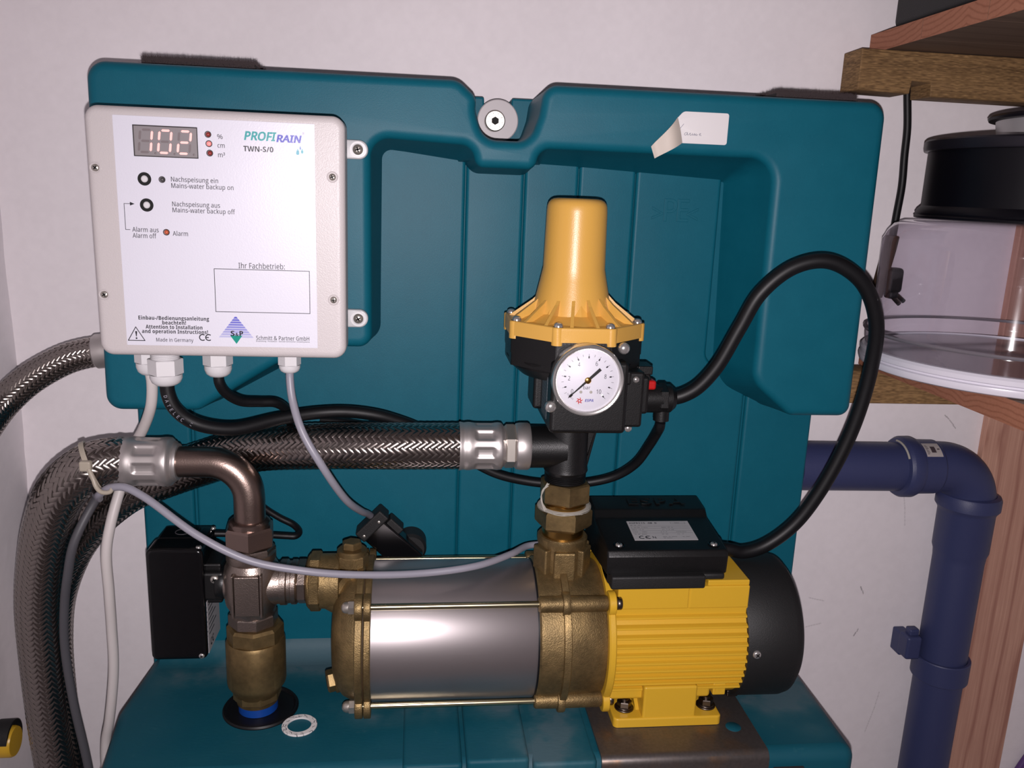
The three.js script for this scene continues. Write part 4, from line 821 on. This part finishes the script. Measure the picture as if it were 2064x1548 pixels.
cable('long grey cable sagging across the pump from the hoses to the terminal box', [[-292, 196, 112], [-278, 203, 116.5], [-263, 199.5, 121.5], [-253, 191, 130.5], [-242.5, 189, 146], [-236, 198, 163], [-226, 206, 170], [-213, 208.5, 175], [-199, 203, 179], [-158, 176, 190], [-122, 157.5, 193], [-86, 148.5, 192], [-50, 141, 185], [7, 134, 170], [51, 135, 160], [82, 134, 136], [101, 131, 112], [124, 129, 104], [142, 130, 102], [151.5, 131, 104]], 2.9, M.greyCable);
cable('thin black cable making a small loop behind the bent pipe to the valve actuator', [[-136, 158, 76], [-127, 152, 80], [-116, 146, 83], [-104, 140.5, 86], [-98.5, 137, 93], [-101, 136, 99], [-108, 136.5, 100], [-122, 137.5, 100], [-145, 139, 101], [-167, 141, 104]], 2.8, M.rubber);
cable('dark grey tube running down between the braided hoses on the left', [[-244, 198, 113.5], [-248, 188, 119], [-253.5, 177, 133], [-264, 152, 145], [-272, 122, 143], [-278, 97, 138], [-283, 56, 133], [-281, 3, 131], [-274, -62, 130], [-264, -220, 128]], 3.5, M.greyDark, 'drain_tube');
{
  const t = thing('cable_tie', 'pale plastic cable tie holding the grey cable to the braided hose', 'cable tie', [-250, 195, 146]);
  const d = new THREE.Vector3(-0.8, -0.55, 0.2).normalize();
  part('tie_loop', lathe([[19.6, -1.8], [20.8, -1.8], [20.8, 1.8], [19.6, 1.8], [19.6, -1.8]], [-246, 214.5, 145.2], [-0.93, -0.33, 0.3], 56, 40), M.tie, t);
  part('tie_head', box(-247, -238.5, 218, 226, 163, 168.5, 1.6), M.tie, t);
  part('tie_tail', tube([[-240, 220, 167.5], [-237, 214, 169.5], [-234, 207, 171.5], [-230, 204, 173], [-224, 204.5, 173.5], [-222, 208, 173]], 1.7, 10), M.tie, t);
}
{ // level sensor plugged into the tank wall behind the pump
  const t = thing('level_sensor', 'black plug shaped level sensor on the tank wall behind the pump', 'sensor', [-22, 118, 60]);
  const rot = (g) => { g.scale(1.15, 1.15, 1); g.rotateZ(-44 * RAD); g.translate(-25, 133, 84); return g; };
  const b = (x0, x1, y0, y1, z0, z1, r) => rot(box(x0, x1, y0, y1, z0, z1, r));
  part('plug_body', [b(-13, 34, -14, 8, -9, 8, 2)], M.blackGloss, t);
  part('plug_cap', [b(-17, -7, -15, 12, -10, 9, 1.5), b(-6, 8, 6, 13, -8, 7, 1.5)], M.blackMatt, t);
  for (const y of [-11, 5]) part('cap_screw', rot(disc([-11, y, 9], Z, 1.3, 0.8, 16, 0.3)), M.zinc, t);
  part('sensor_boss', lathe([[0, 0], [14, 0], [14, 17], [12, 20], [0, 20]], [-2, 114, 60.4], Z, 48, 30), M.blackMatt, t);
}

// ------------------------------------------------------------------ blue drain pipe on the right
{
  const t = thing('drain_pipe', 'blue plastic drain pipe with an elbow and a long vertical run beside the post', 'pipe', [500, -300, 34]);
  const hy = 175.8, vx = 569.5, pz = 28;
  part('horizontal_pipe', lathe([[0, 0], [24.6, 0], [24.6, 118], [0, 118]], [376, hy + 1, pz], [1, -0.01, 0], 64), M.bluePipe, t);
  const bend = []; for (let i = 0; i <= 12; i++) { const w = i / 12 * Math.PI / 2; bend.push([vx - 38 + 38 * Math.sin(w), hy - 38 + 38 * Math.cos(w), pz]); }
  part('elbow', [tube([[515, hy, pz], ...bend, [vx, 132, pz]], 25.4, 40, 5),
    lathe([[0, 0], [25, 0], [28.8, 1], [30.6, 4], [30.8, 13], [29, 17], [27.4, 18], [27.2, 38], [26, 40], [0, 40]], [484, hy, pz], X, 72, 30)], M.bluePipe, t);
  part('socket_lip', tube(Array.from({ length: 9 }, (_, i) => { const a = (35 + i * 8) * RAD; return [484, hy + 26.6 * Math.sin(a), pz + 26.6 * Math.cos(a)]; }), 1.1, 8), M.hemp, t, { label: 'pale sealing lip' });
  part('vertical_pipe', lathe([[24.7, 0], [24.7, 420], [25.4, 428], [27, 433], [27.2, 474], [28.6, 477], [30.8, 480], [30.8, 490], [29.4, 493], [25.4, 494.4]], [vx, -346, pz], Y, 72, 30), M.bluePipe, t);
  const lab = canvas(256, 128, (c) => { c.fillStyle = '#b8b0ae'; c.fillRect(0, 0, 256, 128); c.fillStyle = '#4a3f44'; c.fillRect(96, 34, 74, 56); for (let i = 0; i < 9; i++) c.fillRect(20, 20 + i * 10, 30 + (i * 17 % 22), 4); c.fillRect(196, 60, 40, 10); });
  const cyl = new THREE.CylinderGeometry(27.9, 27.9, 17, 24, 1, true, 0.15, 0.62); cyl.rotateZ(-Math.PI / 2); 
  const uv = cyl.attributes.uv; for (let i = 0; i < uv.count; i++) uv.setXY(i, uv.getY(i), uv.getX(i)); cyl.rotateX(-1.45); cyl.translate(511, hy, pz);
  part('pipe_label', cyl, phy({ map: lab, roughness: 0.5, side: THREE.DoubleSide }), t, { uv: true, label: 'small printed label' });
  const clip = thing('pipe_clip', 'blue pipe clip screwed to the wall round the vertical pipe', 'pipe clip', [555, -40, 10]);
  part('clip_band', lathe([[25.4, 0], [28, 0], [28.6, 1], [28.6, 24], [28, 25], [25.4, 25]], [vx, -63, pz], Y, 64, 30), M.bluePipe, clip);
  part('clip_lug', [box(524, 541, -40, -14, 16, 34, 3), box(529, 540, -18, -8, 18, 28, 2), box(526, 539, -44, -18, 0.2, 18, 2)], M.bluePipe, clip);
}

// ------------------------------------------------------------------ shelf on the right
{
  const beam = (name, pts, label, holes) => { const m = part(name, plate(pts, 9, 42, 1.2), M.beam, null, { scale: 160 }); return tag(m, label, 'beam'); };
  beam('shelf_beam', [[386.5, 532, 1], [436, 531, 1], [437, 542, 1], [455, 541, 1], [456, 529.5, 1], [930, 527, 1], [930, 566, 1], [386.5, 567, 1]], 'notched brown wooden beam holding the upper shelf');
  beam('shelf_beam', [[386.5, 245, 1], [930, 243, 1], [930, 276, 1], [386.5, 277, 1]], 'rough brown wooden beam under the lower shelf behind the cake box');
  const board = (x0, y0, y1, zs, label) => {
    const t = thing('shelf_board', label, 'shelf', [x0 + 200, y0, 200]);
    zs.forEach(([z0, z1], i) => { const g = new THREE.BoxGeometry(930 - x0, y1 - y0, z1 - z0); g.translate((x0 + 930) / 2, (y0 + y1) / 2, (z0 + z1) / 2);
      const p = g.attributes.position, n = g.attributes.normal, uv = g.attributes.uv; for (let k = 0; k < p.count; k++) { if (Math.abs(n.getX(k)) > 0.5) uv.setXY(k, (p.getZ(k) - z0) / 100 + i * 0.31 + 0.1, p.getY(k) / 100); else uv.setXY(k, p.getX(k) / 200 + i * 0.37, (Math.abs(n.getY(k)) > 0.5 ? p.getZ(k) : p.getY(k)) / 200 + i * 0.23); }
      const m = part('shelf_plank', g, [M.endGrain, M.endGrain, M.board, M.board, M.board, M.board], t, { uv: true }); });
  };
  board(410, 567.5, 584, [[9.5, 92], [92.4, 176], [176.4, 268]], 'upper wooden shelf of planks on the notched beam');
  board(440, 277.5, 296.5, [[9.5, 118], [118.4, 250]], 'lower wooden shelf of planks under the round cake box');
  tag(part('upright_plank', box(591, 680, -1000, 566, 0.2, 8.8, 1), M.post, null, { scale: 200 }), 'tall reddish wooden upright fixed to the wall behind the blue pipe', 'post');
  const bx2 = thing('black_crate', 'black box standing on the upper wooden shelf', 'box', [560, 584, 150]);
  part('crate_body', box(413, 720, 584.4, 720, 40, 262, 5), M.blackMatt, bx2);
}
cable('black cable coming from behind the notched beam down into the view of the cake box', [[452, 640, 4.4], [452, 560, 4.4], [456, 533, 4.6], [460, 505, 5], [461, 480, 5], [462, 452, 6], [459.5, 424, 8], [457.5, 404.5, 10]], 3.6, M.rubber);
{
  const t = thing('wall_plug', 'dark taped cable end with a black plug seen through the cake box', 'plug', [456, 350, 11]);
  part('taped_sleeve', tube([[457.4, 404, 10], [456, 392, 10], [453, 376, 10.5], [450, 356, 10.5], [448, 346, 10.5]], 6.4, 16), M.brownWrap, t);
  part('plug_body', [box(454, 470, 350, 374, 4, 20, 4), box(458, 468, 344, 360, 5, 18, 3)], M.blackMatt, t);
  part('plug_pin', [rod([466, 351, 9], [479, 341, 9], 2.2), rod([462, 347, 15], [471, 339, 15], 2.2)], M.steelDark, t);
}
{ // clear round cake box
  const c = [508, 0, 131];
  const t = thing('cake_box', 'round clear plastic cake box with a white base on the lower shelf', 'cake box', [508, 297, 131]);
  part('box_base', lathe([[0, 0], [117, 0], [119.4, 1.2], [120.4, 4], [120, 6.4], [117.8, 7.2], [117.8, 8.4], [119.6, 9.4], [119.8, 13], [118, 15], [113.4, 15.2], [113.2, 6], [108, 3]], [c[0], 297, c[2]], Y, 128, 30), M.whitePlastic, t, { label: 'white plastic base' });
  part('base_floor', lathe([[0, 0], [112.6, 0], [112.6, 1.6], [0, 1.6]], [c[0], 309.4, c[2]], Y, 96, 30), M.baseFloor, t, { label: 'smoky clear base floor' });
  part('clear_cover', lathe([[115.5, 0], [117, 6], [117.4, 14], [116.4, 17], [113.6, 18.6], [113, 21], [113, 88], [113, 94], [111.4, 97], [109.8, 101], [105, 107.5], [97, 110.5], [60, 111.2], [0, 111.2]], [c[0], 311, c[2]], Y, 128, 55), M.clear, t, { label: 'clear plastic cover' });
  part('cover_rim', lathe([[115.6, 0], [118.4, -0.6], [119.2, 0.6], [118.8, 2.2], [116, 2.4], [115.6, 0]], [c[0], 326, c[2]], Y, 128, 30), M.baseClear, t);
}
{ // black cake tin
  const c = [530, 0, 132];
  const t = thing('cake_tin', 'round black cake tin standing on the clear cake box', 'tin', [530, 423, 132]);
  part('tin_body', lathe([[0, 0], [106, 0], [109.6, 0.8], [110, 2.4], [108.8, 3.6], [109.4, 5], [108, 8], [105, 11], [105, 57], [0, 57]], [c[0], 423.4, c[2]], Y, 112, 30), M.tinBlack, t);
  part('tin_lid', lathe([[105.4, 0], [108.6, 0.4], [109.2, 1.6], [109.2, 8], [108, 9.4], [0, 9.6]], [c[0], 479, c[2]], Y, 112, 30), M.tinRim, t);
}
{
  const c = [563, 0, 132];
  const t = thing('baking_pan', 'silver baking pan with a dark rolled rim on top of the black tin', 'pan', [563, 489, 132]);
  part('pan_wall', lathe([[0, 0], [80, 0], [82, 2], [85, 20], [84, 20], [81, 3], [0, 2]], [c[0], 489, c[2]], Y, 112, 30), M.panAlu, t);
  part('pan_rim', lathe([[84, 0], [90, 0.6], [91, 2.6], [90, 4.4], [84, 5]], [c[0], 506, c[2]], Y, 112, 50), M.tinRim, t, { label: 'dark rolled rim' });
}
{ // small things at the edges of the view
  const t = thing('pipe_stub', 'yellow capped pipe stub sticking out of the left wall', 'pipe stub', [-350, -54, 100]);
  part('stub', lathe([[0, 0], [13.4, 0], [13.4, 15], [12.4, 17], [0, 17.4]], [-362, -55, 100], X, 40, 40), M.yellow, t);
  part('stub_collar', lathe([[13.6, 0], [15.4, 0], [15.4, 15], [13.6, 15.4]], [-362, -52.6, 97.5], X, 40, 40), M.blackMatt, t, { label: 'dark collar behind the stub' });
  cable('thin purple cord on the wall at the far right below the shelf', [[742, -150, 4.5], [722, -178, 4.5], [708, -205, 4.5], [690, -260, 4.5], [680, -420, 4.5]], 4, M.purple, 'cord');
}

renderer.render(scene, camera);
